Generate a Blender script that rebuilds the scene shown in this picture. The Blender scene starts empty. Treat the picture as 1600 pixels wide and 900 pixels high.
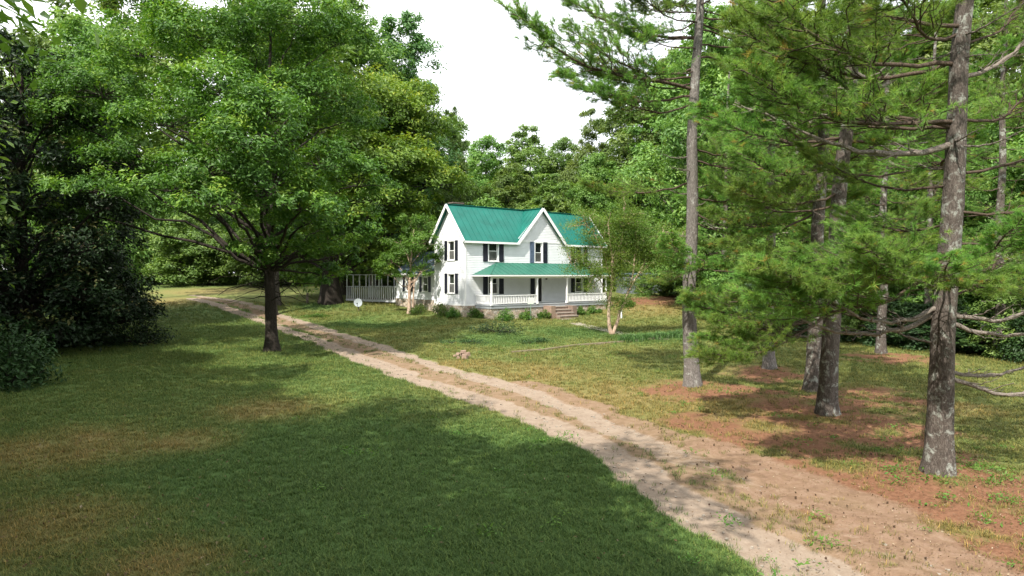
import bpy, math, random
import numpy as np
from mathutils import Vector, Matrix
R = math.radians
random.seed(5)
scene = bpy.context.scene
COL = scene.collection

# ------------------------------------------------------------------ camera, world, sun, exposure
CAMZ, F, PITCH = 4.8, 1067.0, math.atan(20 / 1067.0)
cam_d = bpy.data.cameras.new('camera')
cam_d.lens = 24.0; cam_d.sensor_width = 36.0
cam_d.clip_start = 0.1; cam_d.clip_end = 5000
cam = bpy.data.objects.new('camera', cam_d); COL.objects.link(cam)
cam.location = (0, 0, CAMZ); cam.rotation_euler = (R(90) - PITCH, 0, 0)
scene.camera = cam

SUN_EL = R(50)
SUN_H = (-0.46, -0.888)                       # horizontal direction towards the sun
world = bpy.data.worlds.new('World'); scene.world = world; world.use_nodes = True
wn, wl = world.node_tree.nodes, world.node_tree.links
wn.clear()
w_out = wn.new('ShaderNodeOutputWorld'); w_bg = wn.new('ShaderNodeBackground')
w_sky = wn.new('ShaderNodeTexSky'); w_sky.sky_type = 'NISHITA'; w_sky.sun_disc = False
w_sky.sun_elevation = SUN_EL; w_sky.sun_rotation = math.atan2(SUN_H[0], SUN_H[1])
w_bg.inputs['Strength'].default_value = 0.1
w_tc = wn.new('ShaderNodeTexCoord'); w_no = wn.new('ShaderNodeTexNoise'); w_mp = wn.new('ShaderNodeMapping')
w_mp.inputs['Scale'].default_value = (1, 1, 2.2); w_mp.inputs['Location'].default_value = (0.7, 0.2, 0.4)
w_no.inputs['Scale'].default_value = 1.6; w_no.inputs['Detail'].default_value = 7; w_no.inputs['Roughness'].default_value = 0.55
w_rp = wn.new('ShaderNodeValToRGB')
w_rp.color_ramp.elements[0].position = 0.30; w_rp.color_ramp.elements[0].color = (0.72, 0.72, 0.72, 1)
w_rp.color_ramp.elements[1].position = 0.52; w_rp.color_ramp.elements[1].color = (1, 1, 1, 1)
w_mx = wn.new('ShaderNodeMix'); w_mx.data_type = 'RGBA'
wl.new(w_tc.outputs['Generated'], w_mp.inputs[0]); wl.new(w_mp.outputs[0], w_no.inputs['Vector'])
wl.new(w_no.outputs['Fac'], w_rp.inputs[0]); wl.new(w_rp.outputs[0], w_mx.inputs[0])
wl.new(w_sky.outputs[0], w_mx.inputs[6]); w_mx.inputs[7].default_value = (12.3, 12.5, 12.8, 1)
wl.new(w_mx.outputs[2], w_bg.inputs['Color']); wl.new(w_bg.outputs[0], w_out.inputs[0])

sd = bpy.data.lights.new('sun', 'SUN'); sd.energy = 4.7; sd.angle = R(0.5); sd.color = (1.0, 0.94, 0.84)
sun = bpy.data.objects.new('sun', sd); COL.objects.link(sun)
ce = math.cos(SUN_EL)
sun.rotation_euler = Vector((SUN_H[0] * ce, SUN_H[1] * ce, math.sin(SUN_EL))).to_track_quat('Z', 'Y').to_euler()
vs = scene.view_settings
vs.view_transform = 'Standard'; vs.look = 'None'; vs.gamma = 1; vs.use_curve_mapping = False
vs.exposure = 0.85
scene.cycles.max_bounces = 6; scene.cycles.diffuse_bounces = 3; scene.cycles.transmission_bounces = 3
scene.cycles.glossy_bounces = 2; scene.cycles.caustics_reflective = False; scene.cycles.caustics_refractive = False

# ------------------------------------------------------------------ terrain function and point helpers
KY = [-400, 14, 56, 62, 66, 75, 85, 112, 160, 400, 3000]
KZ = [0, 0, .50, .62, .95, 1.95, 2.45, 3.75, 4.8, 6, 10]
def gz(x, y):
    x = np.asarray(x, float); y = np.asarray(y, float)
    z = (np.interp(y, KY, KZ) * 2 + np.interp(y - 2.5, KY, KZ) + np.interp(y + 2.5, KY, KZ)) / 4
    near = np.clip(1 - np.abs(y) / 150, 0, 1)
    z = z + near * (.05 * np.sin(x * .31 + 1.3) * np.sin(y * .23) + .02 * np.sin(x * .9 + y * .7))
    for bx, by, br, bh in ((-4.0, 61.5, 4.5, .40), (-9.0, 66.0, 4.5, .30), (-1.6, 53.5, 3.2, .55), (7.8, 28.9, 2.0, .16), (12.7, 33.8, 2.4, .25), (10.4, 16.7, 1.6, .10), (11.3, 24.6, 2.2, .10)):
        z = z + bh * np.exp(-((x - bx) ** 2 + (y - by) ** 2) / (br * br))
    return z
def g1(x, y): return float(gz(x, y))
def ray(px, py):
    dx, dz = (px - 800) / F, -(py - 450) / F
    c, s = math.cos(PITCH), math.sin(PITCH)
    return Vector((dx, c + s * dz, -s + c * dz))
def GP(px, py):
    """ground point seen at photograph pixel (px, py)"""
    d = ray(px, py); lo, hi = 3.0, 3.0
    while hi < 400 and CAMZ + d.z * hi > g1(d.x * hi, d.y * hi): lo = hi; hi *= 1.03
    for _ in range(25):
        m = (lo + hi) / 2
        if CAMZ + d.z * m > g1(d.x * m, d.y * m): lo = m
        else: hi = m
    return (d.x * lo, d.y * lo)
def at(px, py, y):
    d = ray(px, py); t = y / d.y
    return (d.x * t, y, CAMZ + d.z * t)

# ------------------------------------------------------------------ object helpers
def link(o, parent=None):
    COL.objects.link(o)
    if parent is not None: o.parent = parent
    return o
def tag(o, label=None, cat=None, group=None, kind=None):
    if label: o['label'] = label
    if cat: o['category'] = cat
    if group: o['group'] = group
    if kind: o['kind'] = kind
    return o
def empty(name, loc, rz=0):
    o = bpy.data.objects.new(name, None); o.empty_display_size = .3
    o.location = loc; o.rotation_euler = (0, 0, rz); return link(o)
class G:
    """collects numpy geometry"""
    def __init__(s): s.V = []; s.F = []; s.n = 0; s.T = []
    def add(s, V, F, t=0.5):
        V = np.asarray(V, float).reshape(-1, 3)
        for f in (F if isinstance(F, list) and len(F) and isinstance(F[0], np.ndarray) else [np.asarray(F, int)]):
            s.F.append(f + s.n)
        s.V.append(V); s.n += len(V)
        s.T.append(np.broadcast_to(np.asarray(t, float), (len(V),)))
        return s
    def box(s, x0, x1, y0, y1, z0, z1, fn=None):
        V = np.array([(x, y, z) for z in (z0, z1) for y in (y0, y1) for x in (x0, x1)], float)
        if fn is not None: V = np.array([fn(*v) for v in V])
        Fq = np.array([(0, 2, 3, 1), (4, 5, 7, 6), (0, 1, 5, 4), (2, 6, 7, 3), (0, 4, 6, 2), (1, 3, 7, 5)])
        return s.add(V, Fq)
    def beam(s, p, q, w, h, up=(0, 0, 1)):
        p, q, up = Vector(p), Vector(q), Vector(up)
        d = (q - p).normalized(); a = d.cross(up).normalized() * w / 2; b = a.cross(d).normalized() * h / 2
        V = [v + i * a + j * b for v in (p, q) for i, j in ((-1, -1), (1, -1), (1, 1), (-1, 1))]
        Fq = np.array([(0, 1, 2, 3), (7, 6, 5, 4), (0, 4, 5, 1), (1, 5, 6, 2), (2, 6, 7, 3), (3, 7, 4, 0)])
        return s.add([tuple(v) for v in V], Fq)
    def slab(s, pts, t):
        n = len(pts); V = [tuple(p) for p in pts] + [(p[0], p[1], p[2] - t) for p in pts]
        fs = [np.array([list(range(n))]), np.array([list(range(2 * n - 1, n - 1, -1))]),
              np.array([(i, i + n, (i + 1) % n + n, (i + 1) % n) for i in range(n)])]
        return s.add(V, fs)
    def mesh(s, name, mat, smooth=False):
        me = bpy.data.meshes.new(name)
        if not s.V: return me
        V = np.concatenate(s.V); me.vertices.add(len(V)); me.vertices.foreach_set('co', V.astype('f').ravel())
        li = np.concatenate([f.ravel() for f in s.F]); tot = np.concatenate([np.full(len(f), f.shape[1]) for f in s.F])
        me.loops.add(len(li)); me.loops.foreach_set('vertex_index', li.astype('i'))
        me.polygons.add(len(tot)); me.polygons.foreach_set('loop_start', (np.cumsum(tot) - tot).astype('i'))
        me.polygons.foreach_set('use_smooth', np.full(len(tot), bool(smooth)))
        a = me.attributes.new('tint', 'FLOAT', 'POINT'); a.data.foreach_set('value', np.concatenate(s.T).astype('f'))
        me.materials.append(mat); me.update(calc_edges=True)
        return me
    def obj(s, name, mat, parent=None, smooth=False, loc=None):
        o = bpy.data.objects.new(name, s.mesh(name, mat, smooth))
        if loc is not None: o.location = loc
        return link(o, parent)
def tube(path, rad, sides=6, rough=0, seed=0, cap=True):
    P = np.asarray(path, float); m = len(P); rad = np.asarray(rad, float) * np.ones(m)
    T = np.gradient(P, axis=0); T /= np.linalg.norm(T, axis=1)[:, None] + 1e-9
    ref = np.where(np.abs(T[:, 2:3]) > .9, np.array([[1., 0, 0]]), np.array([[0, 0, 1.]]))
    if np.mean(np.abs(T[:, 2])) > .6: ref = np.tile([[1., 0, 0]], (m, 1))
    A = np.cross(T, ref); A /= np.linalg.norm(A, axis=1)[:, None] + 1e-9
    B = np.cross(T, A)
    an = np.arange(sides) * 2 * math.pi / sides
    rr = rad[:, None] * np.ones((1, sides))
    if rough:
        r = np.random.default_rng(seed)
        ph = r.uniform(0, 6.28, 6)
        zz = np.linspace(0, m, m)[:, None]
        rr = rr * (1 + rough * (np.sin(3 * an + ph[0] + zz * .11) + .8 * np.sin(7 * an + ph[1] + zz * .35) * .5 + r.normal(0, .55, (m, sides))))
    V = P[:, None] + rr[..., None] * (np.cos(an)[None, :, None] * A[:, None] + np.sin(an)[None, :, None] * B[:, None])
    i = np.arange(m - 1)[:, None] * sides; j = np.arange(sides)[None]; jn = (j + 1) % sides
    Fq = np.stack([i + j, i + jn, i + sides + jn, i + sides + j], -1).reshape(-1, 4)
    fs = [Fq]
    if cap and sides > 2: fs += [np.array([[(m - 1) * sides + k for k in range(sides)]])]
    return V.reshape(-1, 3), fs
def unit(a): return a / (np.linalg.norm(a, axis=-1, keepdims=True) + 1e-9)
def leaves(P, N, size, rng, tint, aspect=.42):
    n = len(P); N = unit(N); t = unit(np.cross(N, rng.normal(size=(n, 3)))); b = np.cross(N, t)
    s = (size * rng.uniform(.65, 1.25, n))[:, None]
    V = np.stack([P - t * s, P + b * s * aspect + N * s * .14, P + t * s, P - b * s * aspect + N * s * .14], 1)
    return V.reshape(-1, 3), np.arange(4 * n).reshape(n, 4), np.repeat(tint, 4)

# ------------------------------------------------------------------ materials
def newmat(name):
    m = bpy.data.materials.new(name); m.use_nodes = True; nt = m.node_tree
    return m, nt.nodes, nt.links, nt.nodes['Principled BSDF']
def pos_node(N, L, obj=False, scale=(1, 1, 1)):
    mp = N.new('ShaderNodeMapping'); mp.inputs['Scale'].default_value = scale
    if obj: src = N.new('ShaderNodeTexCoord').outputs['Object']
    else: src = N.new('ShaderNodeNewGeometry').outputs['Position']
    L.new(src, mp.inputs[0]); return mp.outputs[0]
def noise(N, L, vec, scale, detail=4, rough=.6, dist=0):
    n = N.new('ShaderNodeTexNoise'); n.inputs['Scale'].default_value = scale; n.inputs['Detail'].default_value = detail
    n.inputs['Roughness'].default_value = rough; n.inputs['Distortion'].default_value = dist
    L.new(vec, n.inputs['Vector']); return n.outputs['Fac']
def ramp(N, L, fac, stops):
    r = N.new('ShaderNodeValToRGB'); e = r.color_ramp.elements
    while len(e) < len(stops): e.new(.5)
    for k, (p, c) in enumerate(stops): e[k].position = p; e[k].color = (*c, 1) if len(c) == 3 else c
    L.new(fac, r.inputs[0]); return r.outputs[0]
def mix(N, L, fac, a, b, typ='MIX'):
    m = N.new('ShaderNodeMix'); m.data_type = 'RGBA'; m.blend_type = typ
    for s, v in ((0, fac), (6, a), (7, b)):
        if hasattr(v, 'links'): L.new(v, m.inputs[s])
        else: m.inputs[s].default_value = v if s == 0 else (*v, 1)
    return m.outputs[2]
def math_(N, L, op, a, b=0.5, c=None, clamp=False):
    m = N.new('ShaderNodeMath'); m.operation = op; m.use_clamp = clamp
    for s, v in ((0, a), (1, b), (2, c)):
        if v is None: continue
        if hasattr(v, 'links'): L.new(v, m.inputs[s])
        else: m.inputs[s].default_value = v
    return m.outputs[0]
def bump(N, L, bs, h, strength=.4, dist=.02):
    b = N.new('ShaderNodeBump'); b.inputs['Strength'].default_value = strength; b.inputs['Distance'].default_value = dist
    L.new(h, b.inputs['Height']); L.new(b.outputs[0], bs.inputs['Normal'])
def simple(name, c, rough=.6, var=.12, scale=3., bmp=0, metal=0, spec=.4):
    m, N, L, bs = newmat(name)
    v = pos_node(N, L, True); f = noise(N, L, v, scale, 6, .65)
    c = np.array(c)
    L.new(ramp(N, L, f, [(.3, tuple(c * (1 - var))), (.7, tuple(np.minimum(c * (1 + var), 1)))]), bs.inputs['Base Color'])
    bs.inputs['Roughness'].default_value = rough; bs.inputs['Metallic'].default_value = metal
    bs.inputs['Specular IOR Level'].default_value = spec
    if bmp: bump(N, L, bs, noise(N, L, v, scale * 6, 5), bmp, .01)
    return m
def leafmat(name, stops, rough=.5, trans=.35, spec=.35, objvar=.25, nscale=.35):
    m, N, L, bs = newmat(name)
    a = N.new('ShaderNodeAttribute'); a.attribute_name = 'tint'
    f = noise(N, L, pos_node(N, L), nscale, 2)
    t = math_(N, L, 'MULTIPLY_ADD', f, .5, math_(N, L, 'ADD', a.outputs['Fac'], -.25), clamp=True)
    col = ramp(N, L, t, stops)
    oi = N.new('ShaderNodeObjectInfo')
    hs = N.new('ShaderNodeHueSaturation')
    L.new(math_(N, L, 'MULTIPLY_ADD', oi.outputs['Random'], .035, .4825), hs.inputs['Hue'])
    L.new(math_(N, L, 'MULTIPLY_ADD', oi.outputs['Random'], objvar * 2, 1 - objvar), hs.inputs['Value'])
    L.new(col, hs.inputs['Color'])
    L.new(hs.outputs[0], bs.inputs['Base Color'])
    bs.inputs['Roughness'].default_value = rough; bs.inputs['Specular IOR Level'].default_value = spec
    tr = N.new('ShaderNodeBsdfTranslucent'); ms = N.new('ShaderNodeMixShader'); ms.inputs[0].default_value = trans
    tc = mix(N, L, 1.0, hs.outputs[0], (1.25, 1.3, .6), 'MULTIPLY')
    L.new(tc, tr.inputs[0]); L.new(bs.outputs[0], ms.inputs[1]); L.new(tr.outputs[0], ms.inputs[2])
    L.new(ms.outputs[0], N['Material Output'].inputs[0])
    return m
def barkmat(name, dark, light, lichen=None, lich=.55, sx=9.):
    m, N, L, bs = newmat(name)
    v = pos_node(N, L, True, (sx, sx, sx * .30))
    f = noise(N, L, v, 1.6, 9, .78, 1.0)
    nv = N.new('ShaderNodeTexNoise'); nv.inputs['Scale'].default_value = 1.5; nv.inputs['Detail'].default_value = 5; L.new(v, nv.inputs['Vector'])
    va = N.new('ShaderNodeVectorMath'); va.operation = 'MULTIPLY_ADD'; va.inputs[1].default_value = (1.4, 1.4, 1.4); L.new(nv.outputs['Color'], va.inputs[0]); L.new(v, va.inputs[2])
    vo = N.new('ShaderNodeTexVoronoi'); vo.feature = 'DISTANCE_TO_EDGE'; vo.inputs['Scale'].default_value = 1.9; L.new(va.outputs[0], vo.inputs['Vector'])
    cr = ramp(N, L, vo.outputs['Distance'], [(0, (.45, .43, .42)), (.14, (1, 1, 1))])
    col = ramp(N, L, f, [(.25, dark), (.72, light)])
    col = mix(N, L, .75, col, cr, 'MULTIPLY')
    if lichen:
        lf = noise(N, L, pos_node(N, L, True), 3.2, 6, .75, .4)
        col = mix(N, L, math_(N, L, 'MULTIPLY', ramp(N, L, lf, [(lich, (0, 0, 0)), (lich + .09, (1, 1, 1))]), .7), col, lichen)
    L.new(col, bs.inputs['Base Color']); bs.inputs['Roughness'].default_value = .92; bs.inputs['Specular IOR Level'].default_value = .15
    h = math_(N, L, 'ADD', f, math_(N, L, 'MULTIPLY', vo.outputs['Distance'], 1.2, clamp=True))
    bump(N, L, bs, h, .9, .03)
    return m

M = {}
M['siding'] = simple('siding_white', (.72, .735, .76), .55, .07, .8)
M['trim'] = simple('trim_white', (.82, .82, .82), .5, .03, 2)
M['porch_grey'] = simple('porch_grey_paint', (.33, .35, .37), .6, .08, 2)
M['shutter'] = simple('shutter_navy', (.012, .014, .026), .5, .2, 4)
M['shutter_faded'] = simple('shutter_faded_blue', (.10, .14, .21), .6, .2, 6)
M['roof'] = simple('roof_green_metal', (.006, .112, .088), .5, .22, .6, spec=.3)
M['roof_porch'] = simple('porch_roof_green_metal', (.026, .120, .084), .5, .18, .9, spec=.3)
M['slate'] = simple('blue_grey_shingle', (.07, .10, .13), .8, .25, 5, .3)
M['door'] = simple('door_dark', (.02, .018, .02), .4, .1, 3)
M['lantern'] = simple('lantern_black_metal', (.012, .012, .012), .4, .1, 3)
M['step'] = simple('step_brick_stone', (.20, .145, .115), .9, .3, 4, .5)
M['tread'] = simple('tread_grey_stone', (.30, .255, .215), .9, .2, 5, .4)
M['shed'] = simple('shed_pale_metal', (.17, .19, .22), .6, .08, 1.5)
M['old_wood'] = simple('weathered_wood', (.16, .13, .10), .9, .3, 6, .5)
M['pale_wood'] = simple('deck_white_wood', (.60, .62, .63), .7, .15, 3)
M['kerb'] = simple('kerb_tan_timber', (.24, .19, .135), .9, .25, 3, .4)
M['pebble'] = simple('pebble_tan', (.26, .225, .185), .9, .3, 3)
M['path'] = simple('path_stone', (.28, .245, .20), .9, .2, 3, .4)
M['brickpile'] = simple('pinkish_stone', (.27, .19, .145), .9, .25, 6, .4)
M['dish'] = simple('dish_white', (.36, .40, .43), .5, .05, 3)
M['sign'] = simple('sign_pale', (.50, .56, .50), .6, .1, 3)
M['greenpost'] = simple('post_green_grey', (.16, .24, .18), .6, .1, 3)
def glass(name, c):
    m, N, L, bs = newmat(name)
    f = noise(N, L, pos_node(N, L, True), 1.3, 2)
    c = np.array(c); L.new(ramp(N, L, f, [(.35, tuple(c * .6)), (.65, tuple(c * 1.4))]), bs.inputs['Base Color'])
    bs.inputs['Roughness'].default_value = .06; bs.inputs['Specular IOR Level'].default_value = .6
    return m
M['glass'] = glass('window_glass', (.012, .014, .016))
M['screen'] = glass('window_screen_glass', (.09, .09, .085)); M['screen'].node_tree.nodes['Principled BSDF'].inputs['Roughness'].default_value = .4
# foundation: coursed fieldstone
m, N, L, bs = newmat('foundation_stone'); v = pos_node(N, L, True, (3.2, 3.2, 4.6))
vo = N.new('ShaderNodeTexVoronoi'); vo.inputs['Scale'].default_value = 1; L.new(v, vo.inputs['Vector'])
ve = N.new('ShaderNodeTexVoronoi'); ve.feature = 'DISTANCE_TO_EDGE'; ve.inputs['Scale'].default_value = 1; L.new(v, ve.inputs['Vector'])
sp = N.new('ShaderNodeSeparateColor'); L.new(vo.outputs['Color'], sp.inputs[0])
c1 = ramp(N, L, sp.outputs[0], [(0, (.34, .25, .19)), (.5, (.50, .42, .33)), (1, (.40, .36, .32))])
c1 = mix(N, L, .8, c1, ramp(N, L, ve.outputs['Distance'], [(0, (.45, .42, .4)), (.1, (1, 1, 1))]), 'MULTIPLY')
L.new(c1, bs.inputs['Base Color']); bs.inputs['Roughness'].default_value = .9; bump(N, L, bs, ve.outputs['Distance'], .8, .05)
M['stone'] = m

M['pine_bark'] = barkmat('pine_bark', (.028, .023, .020), (.185, .155, .135), (.36, .38, .34), .53, 9)
M['pine_bark_grey'] = barkmat('pine_bark_pale', (.07, .062, .056), (.29, .265, .245), (.42, .43, .40), .57, 9)
M['dead_wood'] = barkmat('bare_branch_bark', (.15, .125, .105), (.40, .345, .30), (.46, .46, .42), .58, 14)
M['twig'] = barkmat('pine_twig_bark', (.045, .033, .026), (.17, .125, .095), None, .6, 14)
M['oak_bark'] = barkmat('oak_bark', (.014, .012, .010), (.065, .054, .045), (.09, .10, .08), .60, 10)
M['far_bark'] = barkmat('grey_forest_bark', (.04, .035, .03), (.14, .12, .10), None, .6, 4)
M['myrtle_bark'] = barkmat('pale_smooth_bark', (.36, .25, .19), (.60, .46, .35), None, .6, 3)

M['oak_leaf'] = leafmat('oak_leaves', [(0, (.030, .078, .012)), (.5, (.082, .170, .024)), (.8, (.15, .26, .032)), (1, (.25, .33, .04))], objvar=.05)
M['oak2_leaf'] = leafmat('oak_leaves_bright', [(0, (.038, .098, .014)), (.5, (.095, .20, .024)), (.85, (.17, .285, .032)), (1, (.26, .33, .036))], objvar=.05)
M['far_leaf'] = leafmat('forest_leaves', [(0, (.048, .100, .022)), (.5, (.125, .215, .045)), (1, (.23, .32, .075))], objvar=.28)
M['far_leaf_cool'] = leafmat('forest_leaves_cool', [(0, (.035, .085, .028)), (.5, (.080, .16, .050)), (1, (.14, .23, .07))], objvar=.2)
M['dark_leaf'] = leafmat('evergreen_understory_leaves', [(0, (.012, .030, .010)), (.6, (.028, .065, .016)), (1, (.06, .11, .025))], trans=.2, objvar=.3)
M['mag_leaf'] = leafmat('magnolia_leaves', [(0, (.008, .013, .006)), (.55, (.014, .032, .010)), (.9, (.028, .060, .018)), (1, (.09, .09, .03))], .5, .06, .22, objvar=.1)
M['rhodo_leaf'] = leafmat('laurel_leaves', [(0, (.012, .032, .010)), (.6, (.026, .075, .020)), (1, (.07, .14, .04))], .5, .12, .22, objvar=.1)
M['myrtle_leaf'] = leafmat('myrtle_leaves', [(0, (.07, .14, .024)), (.5, (.13, .215, .04)), (1, (.23, .27, .06))], trans=.45, objvar=.05)
M['maple_leaf'] = leafmat('young_tree_leaves', [(0, (.05, .12, .018)), (.5, (.09, .20, .03)), (1, (.15, .27, .05))], trans=.45, objvar=.1)
M['needle'] = leafmat('pine_needles', [(0, (.070, .155, .036)), (.45, (.160, .295, .064)), (.85, (.27, .40, .080)), (1, (.38, .30, .08))], .55, .35, .2, objvar=.14, nscale=.8)
M['needle_far'] = leafmat('pine_needles_shaded', [(0, (.018, .045, .016)), (.6, (.038, .080, .024)), (1, (.07, .12, .03))], .6, .25, .2, objvar=.25)
M['shrub_leaf'] = leafmat('garden_shrub_leaves', [(0, (.035, .085, .012)), (.5, (.075, .16, .022)), (1, (.16, .22, .04))], trans=.35, objvar=.3)

# ------------------------------------------------------------------ ground zones (shared by the ground and what grows on it)
def wpoly(pts): return np.array([GP(*p) for p in pts])
def dist_poly(x, y, P):
    d = np.full(x.shape, 1e9)
    for (ax, ay), (bx, by) in zip(P[:-1], P[1:]):
        vx, vy = bx - ax, by - ay; L2 = vx * vx + vy * vy
        t = np.clip(((x - ax) * vx + (y - ay) * vy) / L2, 0, 1)
        d = np.minimum(d, np.hypot(x - ax - t * vx, y - ay - t * vy))
    return d
TRL = wpoly([(300, 466), (345, 478), (385, 492), (430, 508), (490, 530), (545, 551), (600, 574), (653, 595), (715, 613), (787, 636), (853, 660), (920, 690), (990, 730), (1060, 775), (1150, 832), (1270, 898)])
TRR = wpoly([(300, 461), (385, 474), (425, 487), (475, 503), (525, 520), (582, 538), (640, 557), (700, 577), (760, 592), (827, 613), (880, 634), (947, 663), (1010, 692), (1090, 725), (1190, 768), (1300, 815), (1420, 870), (1490, 898)])
e = np.array([[.7, -1.]]); TRL = np.vstack([TRL, TRL[-1] + (2.2, -4.0), TRL[-1] + (6, -14)]); TRR = np.vstack([TRR, TRR[-1] + (1.6, -3.6), TRR[-1] + (4.2, -13)])
MID = wpoly([(320, 465), (405, 484), (500, 518), (600, 556), (700, 592), (800, 620), (900, 655), (1000, 706), (1090, 755), (1200, 810), (1350, 880)])
REDL = wpoly([(820, 600), (920, 640), (1010, 675), (1100, 700), (1210, 745), (1330, 800), (1450, 860), (1560, 930)])
def sn(x, y, s, k=0):
    return (np.sin(x * s + 1.7 * np.sin(y * s * .7 + k)) + np.sin(y * s * 1.3 + 2.1 * np.sin(x * s * .6 + 2 * k)) + np.sin((x + y) * s * .8 + k)) / 3
def sstep(a, b, v): t = np.clip((v - a) / (b - a), 0, 1); return t * t * (3 - 2 * t)
STRAW = [((1180, 690), 2.4), ((1250, 740), 2.6), ((1330, 760), 3.0), ((1420, 800), 3.0), ((1500, 860), 3.0), ((1360, 620), 3.2), ((1100, 660), 1.8), ((1080, 610), 2.6), ((1170, 612), 2.0), ((1205, 585), 2.7), ((1290, 640), 3.4), ((1360, 675), 3.4), ((1300, 705), 2.6), ((1440, 760), 3.6), ((1465, 735), 2.6), ((1560, 800), 3.2), ((1250, 690), 2.2), ((1010, 470), 5), ((1070, 466), 5), ((1400, 560), 3.4), ((690, 482), 1.6)]
STRAW = [(GP(*p), r) for p, r in STRAW]
LUSH = [((905, 520), 4.2), ((1010, 528), 3.4), ((1060, 528), 2.6), ((700, 740), 5.0), ((560, 720), 4.5), ((900, 800), 2.5), ((850, 860), 3.5), ((500, 478), 3.0), ((790, 530), 4), ((590, 505), 5)]
LUSH = [(GP(*p), r) for p, r in LUSH]
DRY = [((60, 830), 2.0), ((110, 700), 2.6), ((300, 690), 1.6), ((260, 880), 1.2), ((420, 640), 2.2), ((1100, 640), 5.5), ((960, 620), 5.5), ((1200, 660), 4), ((830, 585), 4.5), ((1000, 480), 8), ((620, 500), 4), ((270, 470), 6), ((1400, 800), 4), ((720, 570), 3), ((330, 455), 9), ((1500, 640), 2)]
DRY = [(GP(*p), r) for p, r in DRY]
def blobs(x, y, L):
    o = np.zeros(x.shape)
    for (bx, by), r in L: o = np.maximum(o, np.exp(-(((x - bx) ** 2 + (y - by) ** 2) / (r * r)) ** 1.3))
    return o
def zones(x, y):
    x = np.asarray(x, float); y = np.asarray(y, float)
    w = .20 * sn(x, y, 1.3) + .10 * sn(x, y, 4.1, 1)
    dl, dr = dist_poly(x, y, TRL), dist_poly(x, y, TRR)
    sand = np.maximum(1 - sstep(.35, .95, dl + w * 1.2), .86 * (1 - sstep(.25, .85, dr + w * 1.2)))
    near = 1 - sstep(14, 24, y)
    sand = np.where(dr < dl, sand * (1 - .55 * near), sand)
    drive = 1 - sstep(.9, 1.35, dist_poly(x, y, MID) + w * .6)
    red = np.maximum(.74 * drive, (1 - sstep(.4, 1.35 + .5 * near, dist_poly(x, y, REDL) + w * 1.4)))
    straw = blobs(x, y, STRAW) * (.82 + .42 * sn(x, y, 2.3, 3))
    lush = blobs(x, y, LUSH); dry = blobs(x, y, DRY)
    side = sstep(-.5, 1.5, x - np.interp(y, TRR[::-1, 1], TRR[::-1, 0]))
    dry = np.clip(np.maximum(dry, .42 * side), 0, 1)
    return sand, red, np.clip(straw, 0, 1), lush, dry
def groundcolor(N, L):
    z = N.new('ShaderNodeAttribute'); z.attribute_name = 'zone_a'; s = N.new('ShaderNodeSeparateColor'); L.new(z.outputs['Color'], s.inputs[0])
    z2 = N.new('ShaderNodeAttribute'); z2.attribute_name = 'zone_b'; s2 = N.new('ShaderNodeSeparateColor'); L.new(z2.outputs['Color'], s2.inputs[0])
    return s.outputs[0], s.outputs[1], s.outputs[2], s2.outputs[0], s2.outputs[1]     # sand red straw lush dry
def lawn(N, L, lush, dry, v):
    n1 = noise(N, L, v, .45, 5, .65, .5); n2 = noise(N, L, v, 9, 8, .8); n3 = noise(N, L, v, 1.6, 4, .7, .6)
    t = math_(N, L, 'ADD', math_(N, L, 'MULTIPLY_ADD', dry, .50, math_(N, L, 'MULTIPLY_ADD', n1, .55, -.12)), math_(N, L, 'MULTIPLY_ADD', n3, .5, -.25))
    t = math_(N, L, 'ADD', t, math_(N, L, 'MULTIPLY', lush, -.42))
    t = math_(N, L, 'ADD', t, math_(N, L, 'MULTIPLY_ADD', n2, .9, -.45), clamp=True)
    col = ramp(N, L, t, [(0, (.070, .124, .034)), (.22, (.102, .140, .040)), (.45, (.142, .148, .048)), (.68, (.190, .155, .058)), (1, (.27, .20, .105))])
    return col, n2
m, N, L, bs = newmat('ground'); v = pos_node(N, L)
sa, re, st, lu, dr = groundcolor(N, L)
col, n2 = lawn(N, L, lu, dr, v)
nf = noise(N, L, v, 9, 9, .82); ng = noise(N, L, v, 2.2, 10, .78, .8)
strawc = ramp(N, L, nf, [(.3, (.08, .040, .024)), (.5, (.18, .088, .050)), (.72, (.28, .155, .095))])
redc = ramp(N, L, ng, [(.3, (.115, .072, .046)), (.5, (.215, .138, .094)), (.7, (.30, .215, .158))])
redc = mix(N, L, ramp(N, L, nf, [(.45, (0, 0, 0)), (.75, (.5, .5, .5))]), redc, (.20, .15, .07))
sandc = ramp(N, L, math_(N, L, 'ADD', math_(N, L, 'MULTIPLY', ng, .7), math_(N, L, 'MULTIPLY', nf, .3)), [(.3, (.150, .108, .078)), (.47, (.250, .192, .145)), (.7, (.33, .272, .215))])
def edge(mask, lo, hi, k=.55):
    mm = math_(N, L, 'ADD', mask, math_(N, L, 'MULTIPLY_ADD', nf, k, -k / 2)); mm = math_(N, L, 'ADD', mm, math_(N, L, 'MULTIPLY_ADD', ng, .5, -.25))
    r_ = N.new('ShaderNodeMapRange'); r_.inputs[1].default_value = lo; r_.inputs[2].default_value = hi; r_.interpolation_type = 'SMOOTHSTEP'; L.new(mm, r_.inputs[0]); return r_.outputs[0]
col = mix(N, L, edge(st, .30, .72, .9), col, strawc)
col = mix(N, L, math_(N, L, 'MULTIPLY', edge(re, .35, .75, .8), .92), col, redc)
col = mix(N, L, edge(sa, .35, .72, .5), col, sandc)
L.new(col, bs.inputs['Base Color']); bs.inputs['Roughness'].default_value = .95; bs.inputs['Specular IOR Level'].default_value = .12
bump(N, L, bs, math_(N, L, 'ADD', math_(N, L, 'MULTIPLY', nf, .6), ng), .7, .06)
M['ground'] = m

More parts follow.
